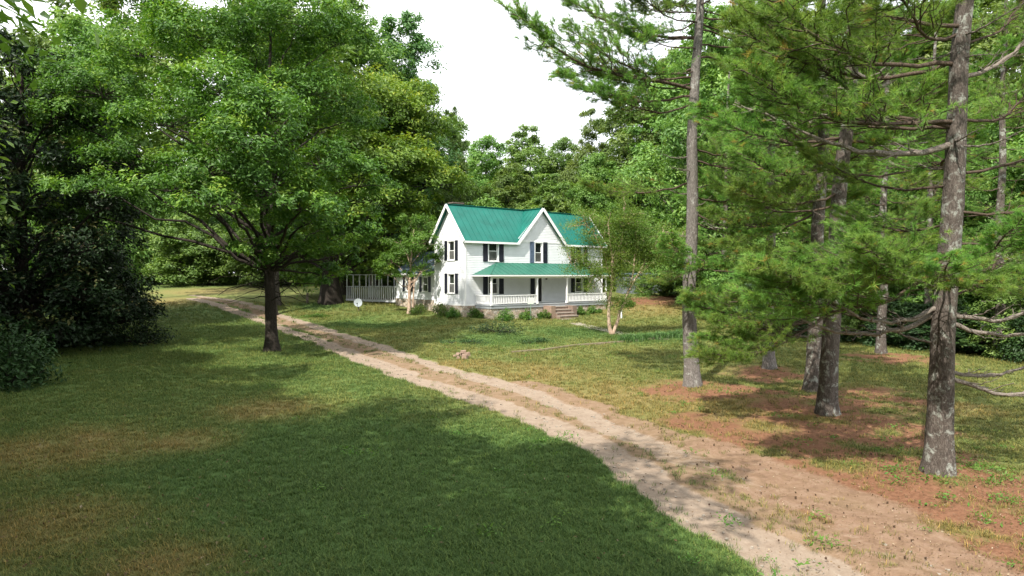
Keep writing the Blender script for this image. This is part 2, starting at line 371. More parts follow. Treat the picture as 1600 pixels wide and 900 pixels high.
# ---- ground sheet (fine fan in front, wide skirt round it), the drive's faces form their own sheet
NY, NX = 400, 360
ys = np.concatenate([9.0 * (150 / 9.0) ** (np.linspace(0, 1, NY))])
us = np.linspace(-1, 1, NX)
Yg, Ug = np.meshgrid(ys, us, indexing='ij'); Xg = Ug * (Yg * .86 + 2.0)
Zg = gz(Xg, Yg)
za = zones(Xg, Yg)
grg = np.random.default_rng(3)
soft = 1 - .7 * np.maximum(za[0], za[1])
Zg = Zg + (grg.normal(0, .010, Zg.shape) * soft + .012 * sn(Xg, Yg, 3.1, 2)) * np.clip(60 / Yg, 0, 1) - .05 * np.clip(za[0], 0, 1)
Vg = np.stack([Xg, Yg, Zg], -1).reshape(-1, 3)
ii = (np.arange(NY - 1)[:, None] * NX + np.arange(NX - 1)[None]).ravel()
Fg = np.stack([ii, ii + 1, ii + NX + 1, ii + NX], -1)
dm = (np.maximum(np.clip(za[0], 0, 1), np.where(dist_poly(Xg, Yg, MID) < 1.6, za[1], 0)).ravel())[Fg].mean(1) > .45
# skirt: columns left and right, rows before and behind
SK = G()
def sheet(xs, yy):
    X, Y = np.meshgrid(xs, yy, indexing='ij') if False else np.meshgrid(xs, yy)
    V = np.stack([X, Y, gz(X, Y)], -1).reshape(-1, 3); nx = len(xs); ny = len(yy)
    i = (np.arange(ny - 1)[:, None] * nx + np.arange(nx - 1)[None]).ravel()
    return V, np.stack([i, i + 1, i + nx + 1, i + nx], -1)
for s in (-1, 1):
    cols = np.array([1.0, 1.15, 1.5, 2.5, 6, 20, 60])
    yy = np.unique(np.concatenate([ys[::10], [ys[-1]]]))
    W = (yy * .86 + 2.0)[:, None]
    X = s * W * cols[None]; Y = np.repeat(yy[:, None], len(cols), 1)
    Z = gz(X, Y); Z[:, 0] -= .04
    V = np.stack([X, Y, Z], -1).reshape(-1, 3); nx = len(cols)
    i = (np.arange(len(yy) - 1)[:, None] * nx + np.arange(nx - 1)[None]).ravel()
    Fq = np.stack([i, i + 1, i + nx + 1, i + nx], -1)
    if s < 0: Fq = Fq[:, ::-1]
    SK.add(V, Fq)
V_, F_ = sheet(np.array([-8000, -3000, -1200, -500, -200, -100, -50, -30, -20, -10, -5, 0, 5, 10, 20, 30, 50, 100, 200, 500, 1200, 3000, 8000.]), np.array([-3000, -1000, -300, -100, -50, -25, -10, 0, 5, 9.0])); SK.add(V_, F_)
V_, F_ = sheet(np.array([-8000, -3000, -1200, -500, -200, -131, 0, 131, 200, 500, 1200, 3000, 8000.]), np.array([150, 200, 300, 400, 700, 1500, 3000.])); SK.add(V_, F_)
def ground_obj(name, keep, extra=None):
    g = G(); used = np.unique(Fg[keep]); mp = -np.ones(len(Vg), int); mp[used] = np.arange(len(used))
    g.add(Vg[used], mp[Fg[keep]])
    A = [np.clip(q.ravel()[used], 0, 1) for q in za]
    if extra is not None:
        ev = np.concatenate(extra.V); q = zones(ev[:, 0], ev[:, 1]); A = [np.concatenate([a, np.clip(b, 0, 1)]) for a, b in zip(A, q)]
        g.V += extra.V; g.T += extra.T; n0 = g.n
        for f in extra.F: g.F.append(f + n0)
        g.n += extra.n
    o = g.obj(name, M['ground'], smooth=True); me = o.data; n = len(A[0]); one = np.ones(n)
    for nm, c in (('zone_a', (A[0], A[1], A[2])), ('zone_b', (A[3], A[4], one * 0))):
        at_ = me.attributes.new(nm, 'FLOAT_COLOR', 'POINT'); at_.data.foreach_set('color', np.stack([*c, one], -1).astype('f').ravel())
    return tag(o, kind='structure')
ground_obj('ground', ~dm, SK)
ground_obj('driveway', dm)

# ---- grass blades on the lawn
def tuft_mesh(name, nb, h, spread, w, seed, mat, lean=.5):
    r = np.random.default_rng(seed); g = G()
    for k in range(nb):
        b = np.array([*(r.normal(0, spread, 2)), 0]); a = r.uniform(0, 6.28); hh = h * r.uniform(.5, 1.2)
        d = np.array([math.cos(a), math.sin(a), 0]); sdir = np.array([-d[1], d[0], 0]) * w * r.uniform(.7, 1.3)
        m_ = b + d * hh * .25 * lean + np.array([0, 0, hh * .6]); tp = b + d * hh * lean * r.uniform(.6, 1.6) + np.array([0, 0, hh])
        g.add([b - sdir, b + sdir, m_ + sdir * .7, m_ - sdir * .7, tp], [np.array([(0, 1, 2, 3)]), np.array([(3, 2, 4)])], r.uniform(0, 1))
    me = g.mesh(name, mat); return bpy.data.objects.new(name, me)
def scatter(name, P, rot, scl, templates, label, cat=None, cols=None):
    me = bpy.data.meshes.new(name); me.vertices.add(len(P)); me.vertices.foreach_set('co', P.astype('f').ravel())
    for nm, arr in (('rz', rot), ('scl', scl), ('pick', np.random.default_rng(1).integers(0, len(templates), len(P)).astype(float))):
        a = me.attributes.new(nm, 'FLOAT', 'POINT'); a.data.foreach_set('value', arr.astype('f'))
    if cols is not None:
        z = zones(P[:, 0], P[:, 1]); one = np.ones(len(P))
        for nm, c in (('zone_a', (z[0], z[1], z[2])), ('zone_b', (z[3], z[4], one * 0))):
            a = me.attributes.new(nm, 'FLOAT_COLOR', 'POINT'); a.data.foreach_set('color', np.stack([*[np.clip(q, 0, 1) for q in c], one], -1).astype('f').ravel())
    o = link(bpy.data.objects.new(name, me)); tag(o, label, cat, kind='stuff')
    ng = bpy.data.node_groups.new(name + '_scatter', 'GeometryNodeTree')
    ng.interface.new_socket('Geometry', in_out='INPUT', socket_type='NodeSocketGeometry'); ng.interface.new_socket('Geometry', in_out='OUTPUT', socket_type='NodeSocketGeometry')
    n, l = ng.nodes, ng.links; gi = n.new('NodeGroupInput'); go = n.new('NodeGroupOutput'); jo = n.new('GeometryNodeJoinGeometry')
    def attr(nm): a = n.new('GeometryNodeInputNamedAttribute'); a.data_type = 'FLOAT'; a.inputs['Name'].default_value = nm; return a.outputs['Attribute']
    mp_ = n.new('GeometryNodeMeshToPoints'); l.new(gi.outputs[0], mp_.inputs['Mesh'])
    cx = n.new('ShaderNodeCombineXYZ'); l.new(attr('rz'), cx.inputs['Z'])
    for k, t in enumerate(templates):
        oi = n.new('GeometryNodeObjectInfo'); oi.inputs['Object'].default_value = t
        ip = n.new('GeometryNodeInstanceOnPoints'); l.new(mp_.outputs[0], ip.inputs['Points']); l.new(oi.outputs['Geometry'], ip.inputs['Instance'])
        cp = n.new('FunctionNodeCompare'); cp.data_type = 'FLOAT'; cp.operation = 'EQUAL'; l.new(attr('pick'), cp.inputs[0]); cp.inputs[1].default_value = k; cp.inputs['Epsilon'].default_value = .1
        l.new(cp.outputs[0], ip.inputs['Selection']); l.new(cx.outputs[0], ip.inputs['Rotation']); l.new(attr('scl'), ip.inputs['Scale'])
        l.new(ip.outputs[0], jo.inputs[0])
    l.new(jo.outputs[0], go.inputs[0])
    md = o.modifiers.new('scatter', 'NODES'); md.node_group = ng
    return o
m, N, L, bs = newmat('grass'); v = pos_node(N, L)
za_ = N.new('ShaderNodeAttribute'); za_.attribute_type = 'INSTANCER'; za_.attribute_name = 'zone_b'; s_ = N.new('ShaderNodeSeparateColor'); L.new(za_.outputs['Color'], s_.inputs[0])
col, _ = lawn(N, L, s_.outputs[0], s_.outputs[1], v)
ta = N.new('ShaderNodeAttribute'); ta.attribute_name = 'tint'
col = mix(N, L, 1, col, ramp(N, L, ta.outputs['Fac'], [(0, (.6, .66, .6)), (.7, (1.25, 1.3, 1.1)), (1, (2.3, 1.8, 1.5))]), 'MULTIPLY')
L.new(col, bs.inputs['Base Color']); bs.inputs['Roughness'].default_value = .6; bs.inputs['Specular IOR Level'].default_value = .2
tr = N.new('ShaderNodeBsdfTranslucent'); ms = N.new('ShaderNodeMixShader'); ms.inputs[0].default_value = .25
L.new(col, tr.inputs[0]); L.new(bs.outputs[0], ms.inputs[1]); L.new(tr.outputs[0], ms.inputs[2]); L.new(ms.outputs[0], N['Material Output'].inputs[0])
M['grass'] = m
rg = np.random.default_rng(11)
n = 420000
yy = 9.5 * (75 / 9.5) ** (rg.uniform(0, 1, n)); xx = rg.uniform(-1, 1, n) * (yy * .80 + 1)
z = zones(xx, yy)
keep_p = (1 - .97 * sstep(.25, .6, z[0])) * (1 - .9 * sstep(.35, .8, z[1])) * (1 - .86 * sstep(.25, .7, z[2])) * (.55 + .45 * (1 - z[4])) * (.75 + .25 * sn(xx, yy, 1.1, 4))
k = rg.uniform(0, 1, n) < keep_p * .50
# keep the house and deck footprints clear
hx, hy = xx + 4.15, yy - 61; ca, sa_ = math.cos(R(39.8)), math.sin(R(39.8)); hu, hv = hx * ca + hy * sa_, -hx * sa_ + hy * ca
k &= ~((hu > -.3) & (hu < 18.1) & (hv > -2.6) & (hv < 11.5))
xx, yy = xx[k], yy[k]
P = np.stack([xx, yy, gz(xx, yy) - .015], -1)
scl = rg.uniform(.7, 1.3, len(xx)) * (.62 + .02 * yy)
tufts = [tuft_mesh('grass_tuft', 14, .095, .050, .0055, 20 + q, M['grass'], .8) for q in range(3)]
scatter('lawn_grass', P, rg.uniform(0, 6.28, len(xx)), scl, tufts, 'short mown lawn grass, green and straw coloured in patches', 'grass', cols=True)

# ------------------------------------------------------------------ farmhouse (built in its own axes: u along the front, v into the house)
HX, HY, HA = -4.15, 61.0, math.atan2(.64, .768)
LEN, DEP, ZF, ZE, ZR = 17.8, 4.9, 2.10, 8.22, 11.22          # length, depth, wall foot, eave, ridge
house = empty('farmhouse', (HX, HY, 0), HA)
tag(house, 'white clapboard two storey farmhouse with green metal roof and front porch', 'house')
def hworld(u, v): c, s = math.cos(HA), math.sin(HA); return (HX + u * c - v * s, HY + u * s + v * c)
class Wall:
    def __init__(s, O, A, N): s.O, s.A, s.N = O, A, N
    def pt(s, a, n, z): return (s.O[0] + a * s.A[0] + n * s.N[0], s.O[1] + a * s.A[1] + n * s.N[1], z)
FRONT = Wall((0, 0), (1, 0), (0, -1)); LEFT = Wall((0, DEP), (0, -1), (-1, 0))
RIGHT = Wall((LEN, 0), (0, 1), (1, 0)); BACK = Wall((LEN, DEP), (-1, 0), (0, 1))
def clapboard(name, W, a_lo, a_hi, z0, z1, holes, parent, h=.155, mat=None, label=None):
    g = G(); zs = set(np.round(np.arange(z0, z1, h), 4)) | {z1}
    for q in holes: zs |= {q[2], q[3]}
    zs = sorted(z for z in zs if z0 <= z <= z1)
    for za1, zb1 in zip(zs[:-1], zs[1:]):
        if zb1 - za1 < 1e-3: continue
        k0 = math.floor((za1 - z0) / h + 2e-2) * h + z0
        def nn(z): return .028 - .020 * min(1, (z - k0) / h)
        iv = [(a_lo(za1), a_lo(zb1), a_hi(za1), a_hi(zb1))]
        zm = (za1 + zb1) / 2
        for (h0, h1, hz0, hz1) in holes:
            if hz0 < zm < hz1:
                new = []
                for l0, l1, r0, r1 in iv:
                    if l0 < h0: new.append((l0, l1, min(h0, r0), min(h0, r1)))
                    if r0 > h1: new.append((max(h1, l0), max(h1, l1), r0, r1))
                iv = new if (h0 > iv[0][0] or h1 < iv[-1][2]) else iv
        for l0, l1, r0, r1 in iv:
            if r0 - l0 < .01 and r1 - l1 < .01: continue
            V = [W.pt(l0, 0, za1), W.pt(r0, 0, za1), W.pt(r0, nn(za1), za1), W.pt(l0, nn(za1), za1), W.pt(r1, nn(zb1 - 1e-5), zb1), W.pt(l1, nn(zb1 - 1e-5), zb1)]
            g.add(V, np.array([(3, 2, 4, 5), (0, 1, 2, 3)]))
    return g.obj(name, mat or M['siding'], parent)
def wbox(g, W, a0, a1, n0, n1, z0, z1): return g.box(a0, a1, n0, n1, z0, z1, fn=W.pt)
def window(W, a0, a1, z0, z1, parent, screen=True):
    """a0..a1, z0..z1 is the hole; casing lies round it"""
    g = G(); c = .11
    wbox(g, W, a0 - c, a0, -.05, .06, z0, z1); wbox(g, W, a1, a1 + c, -.05, .06, z0, z1)
    wbox(g, W, a0 - c - .03, a1 + c + .03, -.05, .075, z1, z1 + c + .03)
    for (p, q) in ((a0 - .001, a0 + .012), (a1 - .012, a1 + .001)): wbox(g, W, p, q, -.14, -.051, z0, z1)
    w = g.obj('window', M['trim'], parent)
    g = G(); wbox(g, W, a0 - c - .04, a1 + c + .04, -.05, .10, z0 - .07, z0); g.obj('sill', M['trim'], w)
    zm = (z0 + z1) / 2; s = .055
    for (zz0, zz1, n) in ((z0, zm + .03, -.03), (zm - .03, z1, -.075)):
        g = G(); wbox(g, W, a0 + .012, a0 + .012 + s, n - .03, n, zz0, zz1); wbox(g, W, a1 - .012 - s, a1 - .012, n - .03, n, zz0, zz1)
        wbox(g, W, a0 + .012 + s, a1 - .012 - s, n - .03, n - .002, zz0, zz0 + s); wbox(g, W, a0 + .012 + s, a1 - .012 - s, n - .03, n - .002, zz1 - s, zz1)
        g.obj('sash', M['trim'], w)
        g = G(); wbox(g, W, a0 + .06, a1 - .06, n - .022, n - .014, zz0 + .05, zz1 - .05)
        g.obj('pane', M['screen'] if (n > -.05 and screen) else M['glass'], w)
    return w
def shutter(W, a0, a1, z0, z1, parent, faded=False):
    mt = M['shutter_faded'] if faded else M['shutter']; g = G(); s = .06; zm = (z0 + z1) / 2
    wbox(g, W, a0, a0 + s, .04, .085, z0, z1); wbox(g, W, a1 - s, a1, .04, .085, z0, z1)
    for z in (z0, zm - s / 2, z1 - s): wbox(g, W, a0 + s, a1 - s, .04, .083, z, z + s)
    wbox(g, W, a0 + s, a1 - s, .04, .05, z0 + s, z1 - s)
    k = z0 + s + .03
    while k < z1 - s - .05:
        if abs(k - zm) > .06:
            V = [W.pt(a0 + s, .052, k + .045), W.pt(a1 - s, .052, k + .045), W.pt(a1 - s, .078, k), W.pt(a0 + s, .078, k)]
            g.add(V, np.array([(0, 1, 2, 3)]))
        k += .075
    o = g.obj('shutter', mt, parent)
    if faded: tag(o, 'sun faded blue shutter')
    return o
UZ0, UZ1, LZ0, LZ1 = 6.10, 7.95, 3.10, 4.95
fh = [(2.62, 3.66, UZ0, UZ1), (8.30, 9.20, 6.05, UZ1), (13.86, 14.86, UZ0, UZ1), (2.62, 3.66, LZ0, LZ1), (13.86, 14.86, LZ0, LZ1), (8.30, 9.30, 2.22, 4.62)]
GC, GH = 9.05, 3.12                                           # centre and half width of the front gable
def fl(z): return 0.0 if z <= ZE + .01 else GC - GH * (ZR - z) / (ZR - ZE) + .12
def fr(z): return LEN if z <= ZE + .01 else GC + GH * (ZR - z) / (ZR - ZE) - .12
def seg(z, a, b): return a if z <= ZE + 1e-6 else b
clapboard('front_wall', FRONT, lambda z: 0.0, lambda z: LEN, ZF, ZE, fh, house)
clapboard('gable_wall', FRONT, lambda z: min(GC - .01, GC - GH * (ZR - z) / (ZR - ZE) + .1), lambda z: max(GC + .01, GC + GH * (ZR - z) / (ZR - ZE) - .1), ZE, ZR - .15, [], house)
lh = [(DEP - 1.7 - .95, DEP - 1.7, UZ0 + .1, UZ1 - .05), (DEP - 1.7 - .95, DEP - 1.7, LZ0 + .05, LZ1 - .05)]
half = DEP / 2
def ll(z): return 0.0 if z <= ZE else min(half - .01, half * (z - ZE) / (ZR - ZE) + .02)
def lr(z): return DEP if z <= ZE else max(half + .01, DEP - half * (z - ZE) / (ZR - ZE) - .02)
clapboard('left_wall', LEFT, ll, lr, ZF, ZR - .1, lh, house)
clapboard('right_wall', RIGHT, ll, lr, ZF, ZR - .1, [], house)
clapboard('back_wall', BACK, lambda z: 0.0, lambda z: LEN, ZF, ZE, [], house)
g = G()                                                       # corner boards and frieze
for (u, v) in ((0, 0), (LEN, 0), (0, DEP), (LEN, DEP)):
    g.box(u - .06, u + .06, v - .06, v + .06, ZF - .05, ZE - .03)
    o = g.obj('corner_board', M['trim'], house); g = G()
g = G(); g.box(.06, LEN - .06, -.05, -.036, ZE - .28, ZE - .04); g.obj('frieze_board', M['trim'], house)
g = G(); g.box(-.09, LEN + .09, -.09, DEP + .09, .2, ZF - .052); g.obj('foundation', M['stone'], house)
g = G(); g.box(-.075, LEN + .075, -.075, DEP + .075, ZF - .05, ZF + .10); g.obj('water_table', M['trim'], house)
for a0, a1, z0, z1 in fh[:5]: window(FRONT, a0, a1, z0, z1, house, screen=True)
for a0, a1, z0, z1 in lh: window(LEFT, a0, a1, z0, z1, house)
for i, (a0, a1, z0, z1) in enumerate(fh[:5]):
    mid = (a0 + a1) / 2; w = (a1 - a0) / 2
    shutter(FRONT, mid - w - .16 - .52, mid - w - .16, z0 - .05, z1 + .08, house, i == 1); shutter(FRONT, mid + w + .16, mid + w + .68, z0 - .05, z1 + .08, house)
for a0, a1, z0, z1 in lh:
    shutter(LEFT, a0 - .15 - .42, a0 - .15, z0 - .03, z1 + .06, house); shutter(LEFT, a1 + .15, a1 + .57, z0 - .03, z1 + .06, house)
# front door with dark side panel
g = G(); wbox(g, FRONT, 8.42, 9.18, -.10, -.05, 2.22, 4.55)
for z0, z1 in ((2.4, 3.1), (3.25, 3.9), (4.0, 4.42)):
    for a0, a1 in ((8.50, 8.76), (8.84, 9.10)): wbox(g, FRONT, a0, a1, -.055, -.035, z0, z1)
d = g.obj('door', M['door'], house)
g = G(); wbox(g, FRONT, 8.52, 8.56, -.05, .0, 3.15, 3.22); g.obj('handle', M['trim'], d)
g = G(); wbox(g, FRONT, 8.30, 8.42, -.12, .05, 2.2, 4.62); wbox(g, FRONT, 9.18, 9.30, -.12, .05, 2.2, 4.62); wbox(g, FRONT, 8.30, 9.30, -.12, .052, 4.55, 4.70); g.obj('door_frame', M['trim'], d)
shutter(FRONT, 7.70, 8.22, 2.3, 4.72, house)

# roofs
def roof_ribs(g, p0, p1, q0, q1, n, w=.035, h=.03):
    """ribs running from eave line p0-p1 to ridge line q0-q1"""
    for i in range(n):
        t = (i + .5) / n; a = Vector(p0).lerp(Vector(p1), t); b = Vector(q0).lerp(Vector(q1), t)
        g.beam(a + Vector((0, 0, .02)), b + Vector((0, 0, .02)), w, h)
oh, ohu = .35, .40; slope = (ZR - ZE) / half; zo = ZE - slope * oh + .08; zr = ZR + .08
gs = (zr - zo) / GH                                        # gable roof slope
gl, gr = GC - GH - 0, GC + GH
vr = half
g = G(); th = .09
g.slab([(-ohu, -oh, zo), (gl, -oh, zo), (GC, vr, zr), (-ohu, vr, zr)], th)
g.slab([(gr, -oh, zo), (LEN + ohu, -oh, zo), (LEN + ohu, vr, zr), (GC, vr, zr)], th)
g.slab([(LEN + ohu, DEP + oh, zo), (-ohu, DEP + oh, zo), (-ohu, vr, zr), (LEN + ohu, vr, zr)], th)
g.slab([(GC, -oh, zr), (GC, vr, zr), (gl, -oh, zo)], th); g.slab([(gr, -oh, zo), (GC, vr, zr), (GC, -oh, zr)], th)
roof = g.obj('roof', M['roof'], house)
g = G()
u = -ohu + .3
while u < LEN + ohu:
    for side in (0, 1):
        v0 = -oh if side == 0 else DEP + oh; top = (u, vr, zr)
        if side == 0 and gl < u < gr:
            f = 1 - abs(u - GC) / GH; v0_ = -oh + f * (vr + oh); z0_ = zo + f * (zr - zo)
            if f < .93: g.beam((u, v0_, z0_ + .012), (u, vr, zr + .012), .03, .03)
        else: g.beam((u, v0, zo + .012), (u, vr, zr + .012), .03, .03)
    u += .62
for k in range(5):
    v = -oh + .3 + k * .62
    for s_, ge in ((-1, gl), (1, gr)):
        f = (v + oh) / (vr + oh); ue = ge + (GC - ge) * f; ze = zo + (zr - zo) * f
        g.beam((ue, v, ze + .012), (GC, v, zr + .012), .03, .03)
tag(g.obj('seam_rib', M['roof'], roof), kind='stuff')
g = G(); g.beam((-ohu, vr, zr + .03), (LEN + ohu, vr, zr + .03), .26, .05); g.beam((GC, -oh, zr + .032), (GC, vr, zr + .032), .26, .05); g.obj('ridge_cap', M['roof'], roof)
# white rake boards and fascia
def board(name, p, q, w, h, parent=None): g = G(); g.beam(p, q, w, h); return g.obj(name, M['trim'], parent or house)
for u in (-ohu - .03, LEN + ohu + .03):
    for v0 in (-oh, DEP + oh): board('rake_board', (u, v0, zo - .06), (u, vr, zr - .06), .05, .26)
board('rake_board', (gl - .05, -oh - .03, zo - .11), (GC, -oh - .03, zr - .06), .05, .28); board('rake_board', (gr + .05, -oh - .034, zo - .11), (GC, -oh - .034, zr - .06), .05, .28)
board('fascia', (-ohu, -oh - .02, zo - .10), (gl - .02, -oh - .02, zo - .10), .04, .18); board('fascia', (gr + .02, -oh - .02, zo - .10), (LEN + ohu, -oh - .02, zo - .10), .04, .18)
board('fascia', (-ohu, DEP + oh + .02, zo - .10), (LEN + ohu, DEP + oh + .02, zo - .10), .04, .18)
g = G(); g.box(-ohu + .02, gl, -oh + .01, -.04, zo - .17, zo - .14); g.obj('soffit', M['trim'], house)
g = G(); g.box(gr, LEN + ohu - .02, -oh + .01, -.04, zo - .17, zo - .14); g.obj('soffit', M['trim'], house)
# chimney
g = G(); g.box(.4, 1.55, 2.5, 3.2, 9.6, 11.45); g.box(.33, 1.62, 2.43, 3.27, 11.45, 11.56)
g.obj('chimney', simple('chimney_dark_brick', (.13, .10, .085), .9, .3, 6, .5), house)

# porch
PU0, PU1, PD = 1.0, 15.9, 2.4; PZ = 2.14
porch_z_eave, porch_z_top = 4.86, 5.95
g = G(); g.box(PU0 - .05, PU1 + .05, -PD - .05, -.045, PZ - .06, PZ); pf = g.obj('porch_floor', M['porch_grey'], house)
g = G(); g.box(PU0, PU1, -PD - .02, -PD + .02, PZ - .30, PZ - .062); g.box(PU0, PU0 + .04, -PD + .022, -.1, PZ - .30, PZ - .062); g.obj('skirt_board', M['porch_grey'], pf)
g = G(); g.box(PU0 + .06, PU1 - .06, -PD + .04, -.1, .2, PZ - .31); g.obj('foundation', M['stone'], house)
g = G(); o_ = .28
a0, a1 = PU0 - o_, PU1 + o_; b0, b1 = PU0 + 2.45, PU1 - 2.45; zt, ze = porch_z_top, porch_z_eave
vf = -PD - o_
A, B, C, D = (a0, vf, ze), (a1, vf, ze), (b1, -.05, zt), (b0, -.05, zt)
g.slab([A, B, C, D], .07); g.slab([(a0, -.05, ze), A, D], .07); g.slab([B, (a1, -.05, ze), C], .07)
pr = g.obj('porch_roof', M['roof_porch'], house)
g = G(); u = a0 + .3
while u < a1:
    t = 1 if b0 < u < b1 else ((u - a0) / (b0 - a0) if u <= b0 else (a1 - u) / (a1 - b1))
    if t > .06: g.beam((u, vf, ze + .012), (u, vf + t * (-.05 - vf), ze + t * (zt - ze) + .012), .03, .03)
    u += .62
g.beam(Vector(A) + Vector((0, 0, .02)), Vector(D) + Vector((0, 0, .02)), .1, .04); g.beam(Vector(B) + Vector((0, 0, .02)), Vector(C) + Vector((0, 0, .02)), .1, .04)
tag(g.obj('seam_rib', M['roof_porch'], pr), kind='stuff')
for p, q in (((a0, vf - .02, ze - .10), (a1, vf - .02, ze - .10)), ((a0 - .02, vf, ze - .102), (a0 - .02, -.06, ze - .102)), ((a1 + .02, vf, ze - .102), (a1 + .02, -.06, ze - .102))): board('eave_board', p, q, .04, .12, pr)
g = G(); g.box(a0 + .03, a1 - .03, vf + .03, -.06, ze - .16, ze - .12); g.obj('ceiling', M['trim'], pr)
g = G(); g.box(PU0, PU1, -PD - .05, -PD + .09, ze - .34, ze - .162); g.obj('header_beam', M['trim'], pr)
for u in (PU0 + .08, 6.46, 10.3, PU1 - .08):
    g = G(); g.box(u - .065, u + .065, -PD - .045, -PD + .085, PZ, ze - .342); g.box(u - .10, u + .10, -PD - .08, -PD + .12, PZ + .003, PZ + .22); g.box(u - .09, u + .09, -PD - .07, -PD + .11, ze - .45, ze - .344)
    g.obj('porch_post', M['trim'], house)
bal = G(); bal.box(-.028, .028, -.028, .028, 0, .62); bal_me = bal.mesh('baluster', M['trim'])
def railing(p, q, n):
    p, q = Vector(p), Vector(q); g = G(); g.beam(p + Vector((0, 0, .84)), q + Vector((0, 0, .84)), .11, .07); r_ = g.obj('porch_railing', M['trim'], house)
    g = G(); g.beam(p + Vector((0, 0, .15)), q + Vector((0, 0, .15)), .07, .08); g.obj('bottom_rail', M['trim'], r_)
    for i in range(n):
        b = bpy.data.objects.new('baluster', bal_me); b.location = p.lerp(q, (i + .5) / n) + Vector((0, 0, .188)); link(b, r_)
railing((PU0 + .16, -PD + .02, PZ), (6.39, -PD + .02, PZ), 27); railing((10.37, -PD + .02, PZ), (PU1 - .16, -PD + .02, PZ), 27)
railing((PU0 + .08, -PD + .10, PZ), (PU0 + .08, -.08, PZ), 11); railing((PU1 - .08, -PD + .10, PZ), (PU1 - .08, -.08, PZ), 11)
# lantern
g = G(); V_, F_ = tube([(9.55, -.30, 4.36), (9.55, -.30, 4.62)], [.09, .11], 6); g.add(V_, F_); V_, F_ = tube([(9.55, -.30, 4.62), (9.55, -.30, 4.74)], [.14, .02], 6); g.add(V_, F_); g.box(9.535, 9.565, -.31, -.03, 4.72, 4.75); g.box(9.49, 9.61, -.045, -.03, 4.6, 4.82)
g.obj('wall_lantern', M['lantern'], house)
# steps
st_ = G(); st_.box(7.2, 7.75, -PD - 1.1, -PD - .03, .1, 1.95); steps = st_.obj('porch_steps', M['brickpile'], house)
g = G(); g.box(10.0, 10.55, -PD - 1.1, -PD - .03, .1, 1.90); g.obj('cheek_wall', M['step'], steps)
for i in range(5):
    z = 1.86 - i * .27; v1 = -PD - .03 - i * .42; g = G()
    wd = .0 if i < 3 else .15 * (i - 2)
    g.box(7.78 - wd * .3, 9.97 + wd, v1 - .42, v1, .1, z - .07); s1 = g.obj('step', M['step'], steps)
    g = G(); g.box(7.77 - wd * .3, 9.98 + wd, v1 - .45, v1 - .004, z - .068, z); g.obj('tread', M['tread'], s1)

# rear wing
wing = empty('rear_wing', (HX, HY, 0), HA); wing.parent = None
tag(wing, 'low white rear wing of the farmhouse with blue grey roof, left behind young tree', 'house wing')
WW = Wall((.6, 13.2), (0, -1), (-1, 0)); WZ0, WZE, WZR = 2.4, 5.15, 7.3; wl_ = 13.2 - DEP
clapboard('side_wall', WW, lambda z: 0.0, lambda z: wl_ - .08, WZ0, WZE, [(2.0, 2.9, 3.2, 4.6), (5.2, 6.1, 3.2, 4.6)], wing)
WE = Wall((7, 13.2), (-1, 0), (0, 1)); clapboard('end_wall', WE, lambda z: 0 if z < WZE else 3.2 * (z - WZE) / (WZR - WZE), lambda z: 6.4 if z < WZE else 6.4 - 3.2 * (z - WZE) / (WZR - WZE), WZ0, WZR - .05, [], wing)
for a in (2.0, 5.2): window(WW, a, a + .9, 3.2, 4.6, wing, False); shutter(WW, a - .15 - .4, a - .15, 3.15, 4.65, wing); shutter(WW, a + 1.05, a + 1.45, 3.15, 4.65, wing)
g = G(); g.slab([(.25, DEP + .45, WZE - .18), (3.8, DEP + .45, WZR), (3.8, 13.5, WZR), (.25, 13.5, WZE - .18)], .09); g.slab([(3.8, DEP + .45, WZR), (7.35, DEP + .45, WZE - .18), (7.35, 13.5, WZE - .18), (3.8, 13.5, WZR)], .09); g.obj('roof', M['slate'], wing)
board('fascia', (.22, DEP + .1, WZE - .26), (.22, 13.5, WZE - .26), .04, .16, wing)
g = G(); g.box(.56, 7.03, DEP + .1, 13.24, .8, WZ0 - .01); g.obj('foundation', M['stone'], wing)

# white deck with tall posts beside the wing
deck = empty('garden_deck', (0, 0, 0)); tag(deck, 'long white wooden deck with tall railing posts left of the farmhouse', 'deck')
p0 = Vector((-18.6, 76.5, 0)); p1 = Vector((-11.2, 71.6, 0)); dd = (p1 - p0).normalized(); nn_ = Vector((-dd.y, dd.x, 0))
zb = 2.05
g = G(); g.beam(p0 + Vector((0, 0, zb)) , p1 + Vector((0, 0, zb)), .06, .24); g.obj('fascia', M['pale_wood'], deck)
g = G(); c_ = (p0 + p1) / 2 + nn_ * 1.75; g.beam(p0 + nn_ * 1.8 + Vector((0, 0, zb + .15)), p1 + nn_ * 1.8 + Vector((0, 0, zb + .15)), 3.5, .05); g.obj('deck_floor', M['old_wood'], deck)
for off, zz in ((0, 3.55), (3.5, 3.55)): g = G(); g.beam(p0 + nn_ * off + Vector((0, 0, zz)), p1 + nn_ * off + Vector((0, 0, zz)), .08, .06); g.obj('top_rail', M['pale_wood'], deck)
g = G(); g.beam(p0 + Vector((0, 0, 4.85)), p0 + dd * 5.2 + Vector((0, 0, 4.85)), .08, .09); g.obj('upper_beam', M['pale_wood'], deck)
pb = G(); pb.box(-.04, .04, -.04, .04, 0, 1.5); pbm = pb.mesh('post', M['pale_wood']); ptb = G(); ptb.box(-.05, .05, -.05, .05, 0, 3.6); ptm = ptb.mesh('tall_post', M['pale_wood'])
for off in (0.05, 3.45):
    for i in range(27):
        p = p0 + dd * (i * .33 + .1) + nn_ * off
        if i % 3: b = bpy.data.objects.new('post', pbm); b.location = (p.x, p.y, zb)
        else: b = bpy.data.objects.new('tall_post', ptm if i < 17 else pbm); b.location = (p.x, p.y, 1.25 if i < 17 else zb)
        b.rotation_euler = (0, 0, math.atan2(dd.y, dd.x)); link(b, deck)

